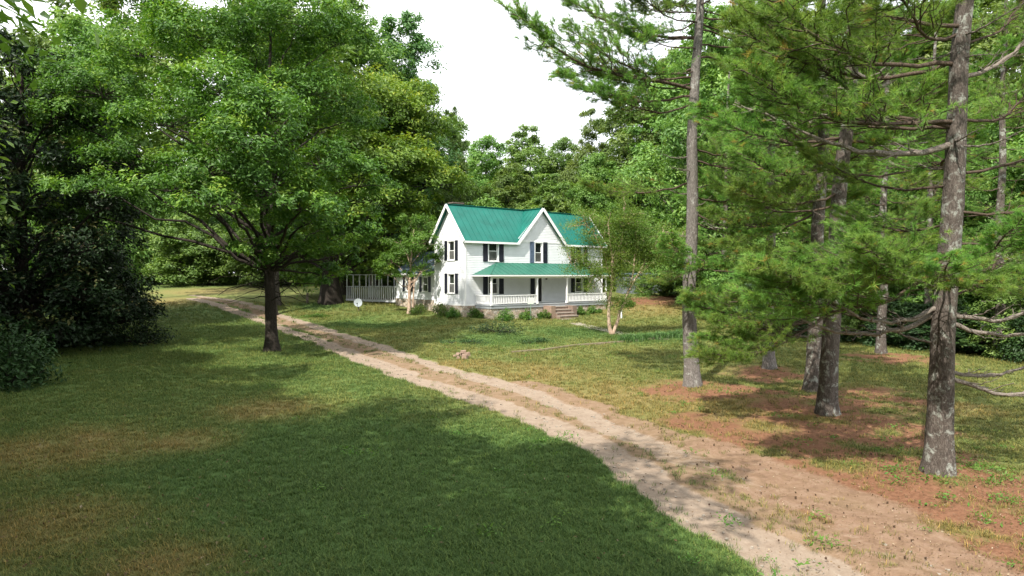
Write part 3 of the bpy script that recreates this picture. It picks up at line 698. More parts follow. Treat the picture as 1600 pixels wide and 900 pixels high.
# shed
sx, sy = at(1004, 450, 86)[:2]; sz = g1(sx, sy)
shed = empty('garden_shed', (sx, sy, sz), R(8)); tag(shed, 'small pale metal shed under the trees right of the farmhouse', 'shed')
g = G(); g.box(-2.6, 2.6, 0, 3, -.3, 2.4); g.obj('wall', M['shed'], shed)
g = G()
for i in range(18): g.box(-2.5 + i * .29, -2.42 + i * .29, -.025, -.001, 0, 2.38)
tag(g.obj('corrugation', M['shed'], shed), kind='stuff')
g = G(); g.slab([(-2.8, -.2, 2.4), (2.8, -.2, 2.4), (2.8, 1.5, 2.6), (-2.8, 1.5, 2.6)], .08); g.slab([(-2.8, 1.5, 2.6), (2.8, 1.5, 2.6), (2.8, 3.2, 2.4), (-2.8, 3.2, 2.4)], .08); g.obj('roof', M['slate'], shed)

# satellite dish
x, y = GP(560, 486); z = g1(x, y); dish = empty('satellite_dish', (x, y, z)); tag(dish, 'round white dish on a short post in the yard left of the deck', 'satellite dish')
g = G(); V_, F_ = tube([(0, .1, -.1), (0, .1, .75)], .05, 8); g.add(V_, F_); g.obj('post', M['old_wood'], dish)
g = G(); rr = np.linspace(0.02, .42, 7); an = np.arange(20) * math.pi / 10; V = []
for r_ in rr: V += [(r_ * math.cos(a), -.12 - .0 + .45 * (.36 - r_ * r_) * 0 - .28 * r_ * r_, .85 + r_ * math.sin(a)) for a in an]
Fq = [(i * 20 + j, i * 20 + (j + 1) % 20, (i + 1) * 20 + (j + 1) % 20, (i + 1) * 20 + j) for i in range(6) for j in range(20)]
V2 = [(a, b + .03, c) for a, b, c in V]; g.add(V, np.array(Fq)); g.add(V2, np.array(Fq)[:, ::-1]); g.obj('bowl', M['dish'], dish)
g = G(); g.beam((0, -.12, .3), (0, -.55, .75), .03, .03); g.box(-.05, .05, -.62, -.5, .72, .84); g.obj('feed_arm', M['lantern'], dish)
# stump post near the big oak
x, y = GP(480, 474); g = G(); V_, F_ = tube([(0, 0, -.1), (0, 0, .5), (.04, 0, 1.15)], [.17, .14, .12], 9, .06); g.add(V_, F_)
tag(g.obj('wooden_stub', M['old_wood'], loc=(x, y, g1(x, y))), 'short dark wooden post standing left of the thick oak trunk', 'post')
# pole in the right yard, yard sign, kerb, path, stones
x, y = GP(971, 498); g = G(); V_, F_ = tube([(0, 0, -.1), (0, 0, 1.05)], .075, 10); g.add(V_, F_); V_, F_ = tube([(0, 0, 1.05), (0, 0, 1.09)], [.085, .085], 10); g.add(V_, F_)
tag(g.obj('white_post', M['trim'], loc=(x, y, g1(x, y))), 'short round white post on the grass right of the porch', 'post')
x, y = GP(829, 500); sg = empty('yard_sign', (x, y, g1(x, y)), R(10)); tag(sg, 'thin green post with small pale square panel before the porch', 'sign')
g = G(); g.box(-.03, .03, -.03, .03, -.1, 1.55); g.obj('post', M['greenpost'], sg); g = G(); g.box(-.28, .28, -.06, -.032, 1.45, 2.0); g.obj('panel', M['sign'], sg)
def strip(name, pts, w, h, mat, label=None, cat=None, kind=None, seglen=1.2, lift=0):
    g = G(); pw = [Vector((*GP(*p), 0)) for p in pts]
    for a, b in zip(pw[:-1], pw[1:]):
        n = max(1, int((b - a).length / seglen))
        for i in range(n):
            p, q = a.lerp(b, i / n), a.lerp(b, (i + .985) / n); p.z = g1(p.x, p.y) + h / 2 - .06 + lift; q.z = g1(q.x, q.y) + h / 2 - .06 + lift
            g.beam(p, q, w, h)
    o = g.obj(name, mat); return tag(o, label, cat, kind=kind)
kb = empty('garden_edging', (0, 0, 0)); tag(kb, 'low tan timber edging crossing the lawn before the farmhouse', 'garden edging')
pw = [Vector((*GP(*p), 0)) for p in [(800, 552), (850, 548), (900, 541), (950, 537), (1000, 533), (1050, 527), (1066, 524)]]
for a, b in zip(pw[:-1], pw[1:]):
    a = a.copy(); b = b.copy(); a.z = g1(a.x, a.y) + .05; b.z = g1(b.x, b.y) + .05; b = a.lerp(b, .985); g = G(); g.beam(a, b, .09, .14); g.obj('timber', M['kerb'], kb)
pth = strip('garden_path', [(898, 505), (930, 513), (985, 524), (1035, 531)], 1.1, .10, M['path'], kind='structure', seglen=.9)
x, y = GP(722, 559); sp_ = empty('stone_pile', (x, y, g1(x, y))); tag(sp_, 'small heap of pinkish broken stones beside the driveway', 'stone pile')
rs = np.random.default_rng(4)
for i in range(12):
    g = G(); s = rs.uniform(.06, .15); c = rs.normal(0, .20, 2); zc = .08 + max(0, .25 - np.hypot(*c) * .5)
    base = np.array([(a, b, c_) for a in (-1, 1) for b in (-1, 1) for c_ in (-.7, .7)], float) * s + rs.normal(0, s * .25, (8, 3)); base += (c[0], c[1], zc)
    g.add(base, np.array([(0, 1, 3, 2), (4, 6, 7, 5), (0, 4, 5, 1), (2, 3, 7, 6), (0, 2, 6, 4), (1, 5, 7, 3)])); g.obj('stone', M['brickpile'], sp_)

# ------------------------------------------------------------------ broadleaf trees
def curve(p, q, n=6, sag=0, wob=0, rng=None):
    p, q = np.asarray(p, float), np.asarray(q, float); t = np.linspace(0, 1, n)[:, None]
    P = p + (q - p) * t; P[:, 2] += sag * 4 * (t * (1 - t))[:, 0]
    if wob: w = rng.normal(0, wob, (n, 3)); w[0] = 0; w[-1] = 0; P += w
    return P
def broadleaf(lobes, trunk, rad, leafsize, perclump, clumpdens, seed, sides=9, clump_r=.24, twigs=True, yellow=.0, flat=.62, bark_rough=.05, low=.0, limb_from=.15):
    """lobes: (x,y,z,rx,ry,rz); trunk: polyline; returns wood G and leaf G in local metres"""
    r = np.random.default_rng(seed); W, Lf = G(), G()
    T = np.asarray(trunk, float); nT = 22
    tt = np.linspace(0, 1, nT) * (len(T) - 1); TP = np.stack([np.interp(tt, np.arange(len(T)), T[:, k]) for k in range(3)], 1)
    h = (TP[:, 2] - TP[0, 2]) / (TP[-1, 2] - TP[0, 2]); rr = rad * ((1 - h) ** .8 * .88 + .12) * (1 + .55 * np.exp(-h * TP[-1, 2] / (rad * 1.6)))
    V, Fq = tube(TP, rr, sides, bark_rough, seed); W.add(V, Fq)
    PS, NS, TS, SZ = [], [], [], []
    for (cx, cy, cz, rx, ry, rz) in lobes:
        c = np.array([cx, cy, cz]); rad3 = np.array([rx, ry, rz]); area = (rx * ry + rx * rz + ry * rz) / 3
        zt = np.clip(cz - max(rx, rz) * .9 - .35 * np.hypot(cx - T[0, 0], cy - T[0, 1]), TP[-1, 2] * limb_from, TP[-1, 2] * .93)
        k = int(np.argmin(np.abs(TP[:, 2] - zt))); s0 = TP[k]; lr = min(rr[k] * .40, .02 + .026 * np.linalg.norm(c - s0))
        P = curve(s0, c, 7, .05 * np.linalg.norm(c - s0), .022 * np.linalg.norm(c - s0), r)
        V, Fq = tube(P, np.linspace(lr, lr * .35, 7), 6, .04, seed); W.add(V, Fq)
        n = max(5, int(area * clumpdens)); d = unit(r.normal(size=(n, 3))); d[:, 2] = np.where(d[:, 2] < -.35 + low, -d[:, 2] * .6, d[:, 2]); d = unit(d)
        q = r.uniform(.45, 1.08, n) ** .7
        C = c + d * q[:, None] * rad3
        cr = clump_r * (rad3.mean()) * r.uniform(.6, 1.35, n)
        if twigs:
            for i in range(n):
                if r.uniform() < .6:
                    V, Fq = tube(curve(c + (C[i] - c) * .1, C[i], 4, .0, .12 * cr[i] + .05, r), [lr * .3, lr * .22, lr * .14, lr * .06], 3, 0, cap=False); W.add(V, Fq)
        m = perclump
        idx = np.repeat(np.arange(n), m); off = r.normal(size=(n * m, 3)) * .55; off[:, 2] *= flat
        ln = np.linalg.norm(off, axis=1)
        Pp = C[idx] + off * cr[idx][:, None]; Pp[:, 2] -= (.22 * np.hypot(off[:, 0], off[:, 1]) ** 1.5) * cr[idx]
        N_ = unit(d[idx] * .45 + off * .5 + np.array([0, 0, .75]) + r.normal(size=(n * m, 3)) * .55)
        base = r.uniform(.22, .70, n); top = np.clip(off[:, 2] + d[idx][:, 2] * .6, 0, 1)
        ti = np.clip(base[idx] + r.normal(0, .12, n * m) + yellow * top * (r.uniform(0, 1, n) < .55)[idx], 0, 1)
        PS.append(Pp); NS.append(N_); TS.append(ti)
    P, N_, ti = np.concatenate(PS), np.concatenate(NS), np.concatenate(TS)
    V, Fq, t = leaves(P, N_, leafsize, r, ti); Lf.add(V, Fq, t)
    return W, Lf
def tree_obj(name, label, cat, loc, W, Lf, bark, leaf, group=None, rz=0):
    t = empty(name, loc, rz); tag(t, label, cat, group)
    W.obj('trunk', bark, t, smooth=True); Lf.obj('crown', leaf, t); return t
def dup(root, loc, rz, sc, label=None, group=None):
    r = root.copy(); COL.objects.link(r); r.location = loc; r.rotation_euler = (0, 0, rz); r.scale = sc
    if label: r['label'] = label
    if group: r['group'] = group
    for ch in list(root.children):
        c = ch.copy(); COL.objects.link(c); c.parent = r; c.matrix_parent_inverse = ch.matrix_parent_inverse.copy()
        for g_ in ch.children: d = g_.copy(); COL.objects.link(d); d.parent = c
    return r

# the oak on the lawn (left of the drive)
ox, oy = GP(425, 549); oz = g1(ox, oy) - .05
S1 = oy / F
def lob(px, py, dd, r, rz=None, base=(ox, oy, oz), flat=.72):
    x, y, z = at(px, py, base[1] + dd); return (x - base[0], y - base[1], z - base[2], r, r, (rz or r * flat))
L = [lob(110, 190, 1, 2.6), lob(100, 120, 3, 2.4), lob(160, 150, 1, 3.0), lob(230, 90, 3, 3.0), lob(300, 60, -1, 3.2), lob(390, 70, 2, 3.3), lob(470, 40, 0, 3.3), lob(440, -60, 1, 3.6), lob(320, -50, 0, 3.4), lob(200, 10, 2, 2.8),
     lob(350, 150, -4, 2.8), lob(260, 200, -2, 2.6), lob(420, 190, -5, 2.8), lob(490, 150, 1, 2.8), lob(530, 70, 3, 2.8), lob(200, 260, 1, 2.6, 1.4), lob(330, 270, -5, 2.5, 1.5),
     lob(430, 290, -4.5, 2.6, 1.6), lob(500, 260, -1, 2.4, 1.6), lob(120, 250, 3, 2.4, 1.5), lob(480, 350, -2, 2.2, 1.2), lob(545, 330, 3, 2.2, 1.2), lob(380, 350, 3, 2.4, 1.1), lob(530, 400, 2, 1.6, .9), lob(340, 180, 5, 3.2), lob(450, 130, 5, 3.2), lob(540, 190, 4, 2.4), lob(90, 330, 2, 2.2, 1.2), lob(400, -130, 2, 3.2), lob(270, 300, -5, 2.3, 1.3), lob(350, 320, -6, 2.3, 1.2), lob(395, 385, -3, 1.7, .8), lob(460, 400, -1, 1.9, 1.0), lob(500, 430, 1, 1.5, .8), lob(470, 330, -5, 2.2, 1.2), lob(540, 370, 0, 2.2, 1.2), lob(560, 290, 1, 2.2), lob(140, 300, -2, 2.2, 1.2), lob(380, 230, -6, 2.6, 1.6), lob(440, 380, 4, 2.0, 1)]
W, Lf = broadleaf(L, [(0, 0, 0), (-.1, 0, 4), (-.35, .1, 9), (-.2, .2, 14), (0, .2, 19)], .35, .125, 125, 5.2, 3, sides=16, clump_r=.27, yellow=.28, limb_from=.24)
rr_ = np.random.default_rng(8)
for i in range(40):                                            # bare hanging twigs under the crown
    z0 = rr_.uniform(3.0, 6.5); a = rr_.uniform(0, 6.28); l = rr_.uniform(1.2, 4.5)
    P = curve((0, 0, z0), (l * math.cos(a), l * math.sin(a), z0 - rr_.uniform(-.4, 1.6)), 6, .3, .12, rr_); V_, F_ = tube(P, np.linspace(.035, .008, 6), 4, 0); W.add(V_, F_)
tree_obj('oak_tree', 'big spreading oak with dark trunk on the shaded lawn left of the driveway', 'tree', (ox, oy, oz), W, Lf, M['oak_bark'], M['oak_leaf'])

# the thick old oak beside the white deck
bx, by = GP(515, 474); bz = g1(bx, by) - .1; B2 = (bx, by, bz)
L = [lob(600, 180, 0, 5, base=B2), lob(650, 210, 3, 4.5, base=B2), lob(620, 260, -4, 4.8, base=B2), lob(560, 160, 2, 5.2, base=B2), lob(540, 240, -5, 4.6, base=B2), lob(670, 290, 0, 4.0, base=B2), lob(590, 320, -5, 4.4, base=B2),
     lob(650, 350, -1, 3.2, 2.2, base=B2), lob(520, 330, 2, 4.2, base=B2), lob(560, 390, 0, 3.4, 1.8, base=B2), lob(490, 380, 3, 3.6, 2, base=B2), lob(615, 400, 2, 2.8, 1.4, base=B2), lob(480, 280, 5, 4.5, base=B2), lob(500, 200, 5, 5, base=B2), lob(440, 390, 2, 2.8, 1.5, base=B2), lob(640, 160, 4, 3.6, base=B2), lob(585, 420, -3, 2.2, 1.0, base=B2)]
W, Lf = broadleaf(L, [(0, 0, 0), (0, 0, 3), (.4, 0, 8), (1.5, 0, 15), (2, 0, 20)], .95, .22, 120, 2.6, 5, sides=14, clump_r=.26, yellow=.42, limb_from=.14, bark_rough=.09)
tree_obj('old_oak', 'thick trunked spreading oak with yellow green crown beside the white deck', 'tree', B2, W, Lf, M['oak_bark'], M['oak2_leaf'])

# crape myrtle in front of the porch's right end
mx, my = GP(957, 523); mz = g1(mx, my); W, Lf = G(), G(); r = np.random.default_rng(12)
s_ = my / F; tips = []
def mp(px, py, dd=0): x, y, z = at(px, py, my + dd); return np.array([x - mx, y - my, z - mz])
for pts, r0 in (([(955, 523), (950, 495), (956, 440), (957, 400), (950, 350)], .15), ([(958, 523), (968, 490), (985, 450), (1010, 405), (1035, 365)], .13), ([(985, 450), (990, 420), (995, 370), (985, 340)], .07), ([(956, 440), (945, 400), (928, 365), (912, 345)], .05), ([(957, 440), (965, 400), (975, 350), (975, 330)], .07), ([(1000, 425), (1030, 400), (1060, 385)], .05), ([(952, 470), (940, 440), (915, 415), (890, 405)], .05)):
    K = np.array([mp(*p, dd=(k - 1) * .35 * r.uniform(-1, 1)) for k, p in enumerate(pts)]); K[0, 1] = 0 if r0 > .1 else K[0, 1]
    tt = np.linspace(0, len(K) - 1, 12); P = np.stack([np.interp(tt, np.arange(len(K)), K[:, q]) for q in range(3)], 1); P[1:-1] += r.normal(0, .03, (10, 3))
    V_, F_ = tube(P, np.linspace(r0, r0 * .3, 12), 8, .03, 3); W.add(V_, F_)
    for k in range(4, 12):
        for j in range(4):
            d = unit(r.normal(size=3) + np.array([.1, 0, .5])); l = r.uniform(.5, 1.55); q = P[k] + d * l
            V_, F_ = tube(curve(P[k], q, 4, .0, .08, r), [.03, .02, .014, .006], 4, 0); W.add(V_, F_); tips.append(q); tips.append(P[k] + d * l * .6)
tips = np.array(tips); n = len(tips); m_ = 120
idx = np.repeat(np.arange(n), m_); off = r.normal(size=(n * m_, 3)) * np.array([.38, .38, .16])
V_, F_, t_ = leaves(tips[idx] + off, unit(np.array([0, 0, 1.]) + r.normal(size=(n * m_, 3)) * .6), .065, r, np.clip(r.uniform(.2, .8, n)[idx] + r.normal(0, .12, n * m_), 0, 1)); Lf.add(V_, F_, t_)
tree_obj('crape_myrtle', 'slender twin stemmed tree with pale bark and airy crown before the porch right end', 'tree', (mx, my, mz), W, Lf, M['myrtle_bark'], M['myrtle_leaf'])

# young bright tree left of the farmhouse
yx, yy_ = GP(639, 490); yz = g1(yx, yy_); BY = (yx, yy_, yz)
L = [lob(640, 400, 0, 1.9, base=BY), lob(665, 380, -1, 1.8, base=BY), lob(615, 410, 0, 1.6, base=BY), lob(650, 360, 1, 1.7, base=BY), lob(680, 405, 0, 1.5, base=BY), lob(660, 425, -1, 1.3, .9, base=BY), lob(625, 380, 1, 1.6, base=BY), lob(668, 350, 0, 1.4, base=BY), lob(690, 375, 1, 1.3, base=BY), lob(697, 350, 0, 1.1, base=BY), lob(695, 405, -1, 1.1, base=BY), lob(640, 345, 1, 1.4, base=BY), lob(605, 430, 0, 1.2, .8, base=BY), lob(630, 435, 0, 1.1, .7, base=BY)]
W, Lf = broadleaf(L, [(0, 0, 0), (.05, 0, 2.5), (.2, 0, 5), (.5, 0, 8)], .17, .13, 75, 7, 9, sides=8, clump_r=.30, yellow=.2, limb_from=.25)
V_, F_ = tube([(.35, 0, 0), (.45, 0, 2), (.6, 0, 4.5)], [.10, .08, .05], 7, .05); W.add(V_, F_)
tree_obj('young_tree', 'small bright green tree with two pale stems at the farmhouse left wall', 'tree', BY, W, Lf, M['myrtle_bark'], M['maple_leaf'])

# magnolia mass on the left edge
gx, gy = -29.8, 41.5; gz_ = g1(gx, gy); BG = (gx, gy, gz_)
L = []
r = np.random.default_rng(21)
for k, (h, R_) in enumerate([(1.2, 6.4), (3.4, 6.2), (6, 5.8), (8.6, 5.3), (11.2, 4.9), (13.8, 4.2), (16.2, 3.3), (18.0, 2.2)]):
    nn2 = max(3, int(R_ * 1.6))
    for j in range(nn2):
        a = j * 6.283 / nn2 + k * .7 + r.uniform(-.3, .3); q = R_ * r.uniform(.62, .98); s = R_ * .30 + .6
        L.append((q * math.cos(a), q * math.sin(a), h + r.uniform(-.5, .5), s, s, s * .8))
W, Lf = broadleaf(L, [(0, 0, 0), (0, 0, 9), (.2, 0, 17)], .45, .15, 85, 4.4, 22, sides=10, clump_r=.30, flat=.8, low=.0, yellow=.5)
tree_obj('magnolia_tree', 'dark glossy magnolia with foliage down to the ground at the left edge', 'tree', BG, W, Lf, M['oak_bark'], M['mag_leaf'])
# ------------------------------------------------------------------ shrubs
def shrub(name, label, loc, rx, rz, leafsize, mat, n=14, per=70, seed=1, group=None, cat='shrub', stems=True, ry=None):
    r = np.random.default_rng(seed); L = []; ry = ry or rx
    for j in range(n):
        a = r.uniform(0, 6.28); q = math.sqrt(r.uniform(0, .85)); h = r.uniform(.15, 1) * (1 - q * q * .7)
        s = r.uniform(.28, .45); L.append((q * rx * math.cos(a), q * ry * math.sin(a), h * rz, s * rx, s * ry, s * rz * .8))
    W, Lf = G(), G(); PS, TS, NS = [], [], []
    for (x, y, z, a, b, c) in L:
        if stems: V_, F_ = tube(curve((x * .2, y * .2, 0), (x, y, z), 5, .05, .04 * rx, r), np.linspace(.035, .01, 5) * (.5 + rz * .3), 4, 0); W.add(V_, F_)
        d = unit(r.normal(size=(per, 3))) * r.uniform(.5, 1.1, (per, 1)); PS.append(np.array([x, y, z]) + d * np.array([a, b, c])); NS.append(unit(d * .7 + np.array([0, 0, .6]) + r.normal(size=(per, 3)) * .5)); TS.append(np.clip(r.uniform(.2, .75) + r.normal(0, .15, per), 0, 1))
    P = np.concatenate(PS); P[:, 2] = np.maximum(P[:, 2], .03)
    V_, F_, t_ = leaves(P, np.concatenate(NS), leafsize, r, np.concatenate(TS)); Lf.add(V_, F_, t_)
    o = empty(name, loc); tag(o, label, cat, group); W.obj('stem', M['oak_bark'], o); Lf.obj('foliage', mat, o); return o
x, y = GP(18, 606)
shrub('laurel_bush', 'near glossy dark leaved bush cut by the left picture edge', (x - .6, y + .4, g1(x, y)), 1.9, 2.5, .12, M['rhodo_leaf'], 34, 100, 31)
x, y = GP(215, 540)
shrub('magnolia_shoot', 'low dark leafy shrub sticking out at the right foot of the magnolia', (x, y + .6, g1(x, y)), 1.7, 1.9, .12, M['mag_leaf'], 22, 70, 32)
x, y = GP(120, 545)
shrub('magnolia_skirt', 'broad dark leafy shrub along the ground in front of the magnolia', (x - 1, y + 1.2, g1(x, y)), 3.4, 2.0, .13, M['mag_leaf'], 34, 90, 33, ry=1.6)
FS = [(-1.3, 5.6, 1.1, 1.2, 'leafy bush at the left back corner of the farmhouse'), (-1.1, 2.6, 1.0, 1.3, 'shrub before the farmhouse left wall under its window'), (-.9, .6, .7, .9, 'low bush at the left front corner of the farmhouse'), (.7, -1.0, .85, .95, 'yellowish shrub on the grass between house corner and porch'),
      (1.7, -3.4, .85, 1.15, 'round dark green shrub under the left end of the porch'), (4.6, -3.1, .7, .9, 'small light green plant before the middle of the porch foundation'), (6.6, -3.2, .6, .9, 'small shrub just left of the porch steps'),
      (11.6, -3.2, .6, .8, 'round green bush just right of the porch steps'), (13.4, -3.1, .7, .75, 'small pale bush near the porch right end'), (18.8, -2.6, .9, .8, 'bright green shrub beside the white post')]
for i, (hu_, hv_, rx, rz, lb) in enumerate(FS):
    x, y = hworld(hu_, hv_); shrub('foundation_shrub', lb, (x, y, g1(x, y) - .03), rx, rz, .085, M['shrub_leaf'], 16, 70, 40 + i, 'shrubs planted along the farmhouse foundation')
x, y = GP(775, 520)
shrub('weedy_mound', 'dark low weedy bush on the mound in the front yard', (x, y, g1(x, y) - .1), 1.9, 1.0, .07, M['dark_leaf'], 26, 70, 60, ry=1.2)
x, y = GP(722, 537); shrub('ground_cover_clump', 'low leafy weeds on the left slope of the front yard mound', (x, y, g1(x, y) - .08), 1.6, .4, .06, M['dark_leaf'], 22, 50, 61, ry=1.0)
x, y = GP(835, 536); shrub('ground_cover_clump', 'low dark weeds at the left end of the timber edging', (x, y, g1(x, y) - .08), 1.3, .5, .06, M['dark_leaf'], 16, 50, 62, ry=.8)
x, y = GP(500, 496); shrub('hosta_patch', 'bright low leafy weeds under the thick oak', (x, y, g1(x, y)), 1.6, .35, .09, M['maple_leaf'], 16, 40, 63, ry=1.0)
x, y = GP(1088, 545); shrub('vine_bush', 'tall thin bush behind the right side of the pale pine trunk', (x, y + 1, g1(x, y)), .65, 2.6, .08, M['shrub_leaf'], 20, 50, 64)

# tall liriope grass strip and weeds
tg = [tuft_mesh('long_grass_tuft', 16, .34, .07, .010, 70 + q, None, .9) for q in range(2)]
m, N, L_, bs = newmat('long_grass'); ta = N.new('ShaderNodeAttribute'); ta.attribute_name = 'tint'
L_.new(ramp(N, L_, ta.outputs['Fac'], [(0, (.030, .085, .014)), (1, (.080, .17, .028))]), bs.inputs['Base Color']); bs.inputs['Roughness'].default_value = .5
for t in tg: t.data.materials[0] = m
r = np.random.default_rng(77); pts = []
A_ = [GP(*p) for p in [(968, 532), (1000, 531), (1035, 528), (1062, 524), (1080, 522)]]
for a, b in zip(A_[:-1], A_[1:]):
    for i in range(170): t = r.uniform(); w = r.normal(0, .75); pts.append((a[0] + (b[0] - a[0]) * t + w * .3, a[1] + (b[1] - a[1]) * t + w))
pts = np.array(pts); scatter('border_grass', np.stack([pts[:, 0], pts[:, 1], gz(pts[:, 0], pts[:, 1])], -1), r.uniform(0, 6.28, len(pts)), r.uniform(.7, 1.3, len(pts)), tg, 'strip of long bright green border grass right of the slender tree', 'border grass')
wt = []
for q in range(2):
    rr2 = np.random.default_rng(90 + q); g = G(); P = rr2.normal(size=(26, 3)) * np.array([.10, .10, .03]) + np.array([0, 0, .07]); V_, F_, t_ = leaves(P, unit(np.array([0, 0, 1.]) + rr2.normal(size=(26, 3)) * .5), .035, rr2, rr2.uniform(.3, 1, 26)); g.add(V_, F_, t_); wt.append(bpy.data.objects.new('weed', g.mesh('weed', M['maple_leaf'])))
pts = []
for (px, py, sp2, n) in ((1500, 740, .9, 26), (1540, 755, 1.2, 22), (1400, 690, 2, 16), (860, 690, .6, 8), (1560, 800, 1.5, 20), (1080, 610, .8, 10), (700, 760, 4, 26), (1100, 630, 2, 16), (650, 640, 3, 16), (900, 560, 3, 30), (790, 540, 2.5, 40), (1240, 880, 1.0, 10)):
    c = GP(px, py)
    for i in range(n): pts.append((c[0] + r.normal(0, sp2), c[1] + r.normal(0, sp2)))
pts = np.array(pts); scatter('yard_weeds', np.stack([pts[:, 0], pts[:, 1], gz(pts[:, 0], pts[:, 1])], -1), r.uniform(0, 6.28, len(pts)), r.uniform(.6, 1.5, len(pts)), wt, 'small bright green weeds scattered over the yard', 'weeds')
# fallen leaves, pine cones, straw
def litter(name, n, box, size, mat, label, cat, fn, seed):
    r = np.random.default_rng(seed); yv = box[2] * (box[3] / box[2]) ** r.uniform(0, 1, n); xv = yv * r.uniform(box[0], box[1], n)
    k = r.uniform(0, 1, n) < fn(xv, yv); xv, yv = xv[k], yv[k]; P = np.stack([xv, yv, gz(xv, yv) + .02 + size * .3], -1)
    V_, F_, t_ = leaves(P, unit(np.array([0, 0, 1.]) + r.normal(size=P.shape) * .45), size, r, r.uniform(0, 1, len(P)), .5); g = G(); g.add(V_, F_, t_); return tag(g.obj(name, mat), label, cat, kind='stuff')
m1 = leafmat('dry_leaf', [(0, (.09, .05, .026)), (.8, (.20, .13, .075)), (1, (.36, .29, .21))], .7, .1, .2, 0)
m2 = leafmat('pine_cone_scale', [(0, (.05, .032, .022)), (1, (.13, .08, .05))], .8, 0, .2, 0)
litter('fallen_leaves', 2200, (-.76, .3, 10, 45), .045, m1, 'dry fallen leaves scattered over the shaded lawn and edges', 'fallen leaves', lambda x, y: .15 + .85 * (x < -.35 * y), 51)
litter('straw_litter', 14000, (.1, .80, 10, 42), .022, m1, 'pine straw and chips under the pines', 'pine litter', lambda x, y: np.clip(zones(x, y)[2] + .12, 0, 1), 52)
stt = []
for q in range(2):
    r = np.random.default_rng(57 + q); g = G(); Vb = np.array([(a, b, c) for a in (-1, 1) for b in (-1, 1) for c in (-.6, .6)], float) * .018 + r.normal(0, .005, (8, 3)); g.add(Vb, np.array([(0, 1, 3, 2), (4, 6, 7, 5), (0, 4, 5, 1), (2, 3, 7, 6), (0, 2, 6, 4), (1, 5, 7, 3)])); stt.append(bpy.data.objects.new('pebble', g.mesh('pebble', M['pebble'])))
r = np.random.default_rng(58); P = []
for T_, n in ((TRL, 300), (TRR, 300), (REDL, 200)):
    for a, b in zip(T_[:-1], T_[1:]):
        k = int(n * np.hypot(*(b - a)) / 40) + 4; t = r.uniform(0, 1, (k, 1)); P.append(a + (b - a) * t + r.normal(0, .55, (k, 2)))
P = np.concatenate(P); scatter('drive_gravel', np.stack([P[:, 0], P[:, 1], gz(P[:, 0], P[:, 1]) - .03], -1), r.uniform(0, 6.28, len(P)), r.uniform(.5, 1.8, len(P)), stt, 'loose small stones lying in the dirt driveway tracks', 'gravel')
r = np.random.default_rng(53); cone = G()
for k in range(9): a = k * 2.4; cone.box(-.016, .016, -.016, .016, -.008, .008, fn=lambda x, y, z, a=a, k=k: ((x + .018) * math.cos(a) - y * math.sin(a), (x + .018) * math.sin(a) + y * math.cos(a), z + .012 + k * .008))
cn = bpy.data.objects.new('pine_cone', cone.mesh('pine_cone', m2)); pts = []
for c, rr3 in STRAW[:12]:
    for i in range(22): pts.append((c[0] + r.normal(0, rr3 * .75), c[1] + r.normal(0, rr3 * .75)))
pts = np.array(pts); scatter('pine_cones', np.stack([pts[:, 0], pts[:, 1], gz(pts[:, 0], pts[:, 1])], -1), r.uniform(0, 6.28, len(pts)), r.uniform(.35, .65, len(pts)), [cn], 'dark pine cones lying on the straw under the pines', 'pine cones')

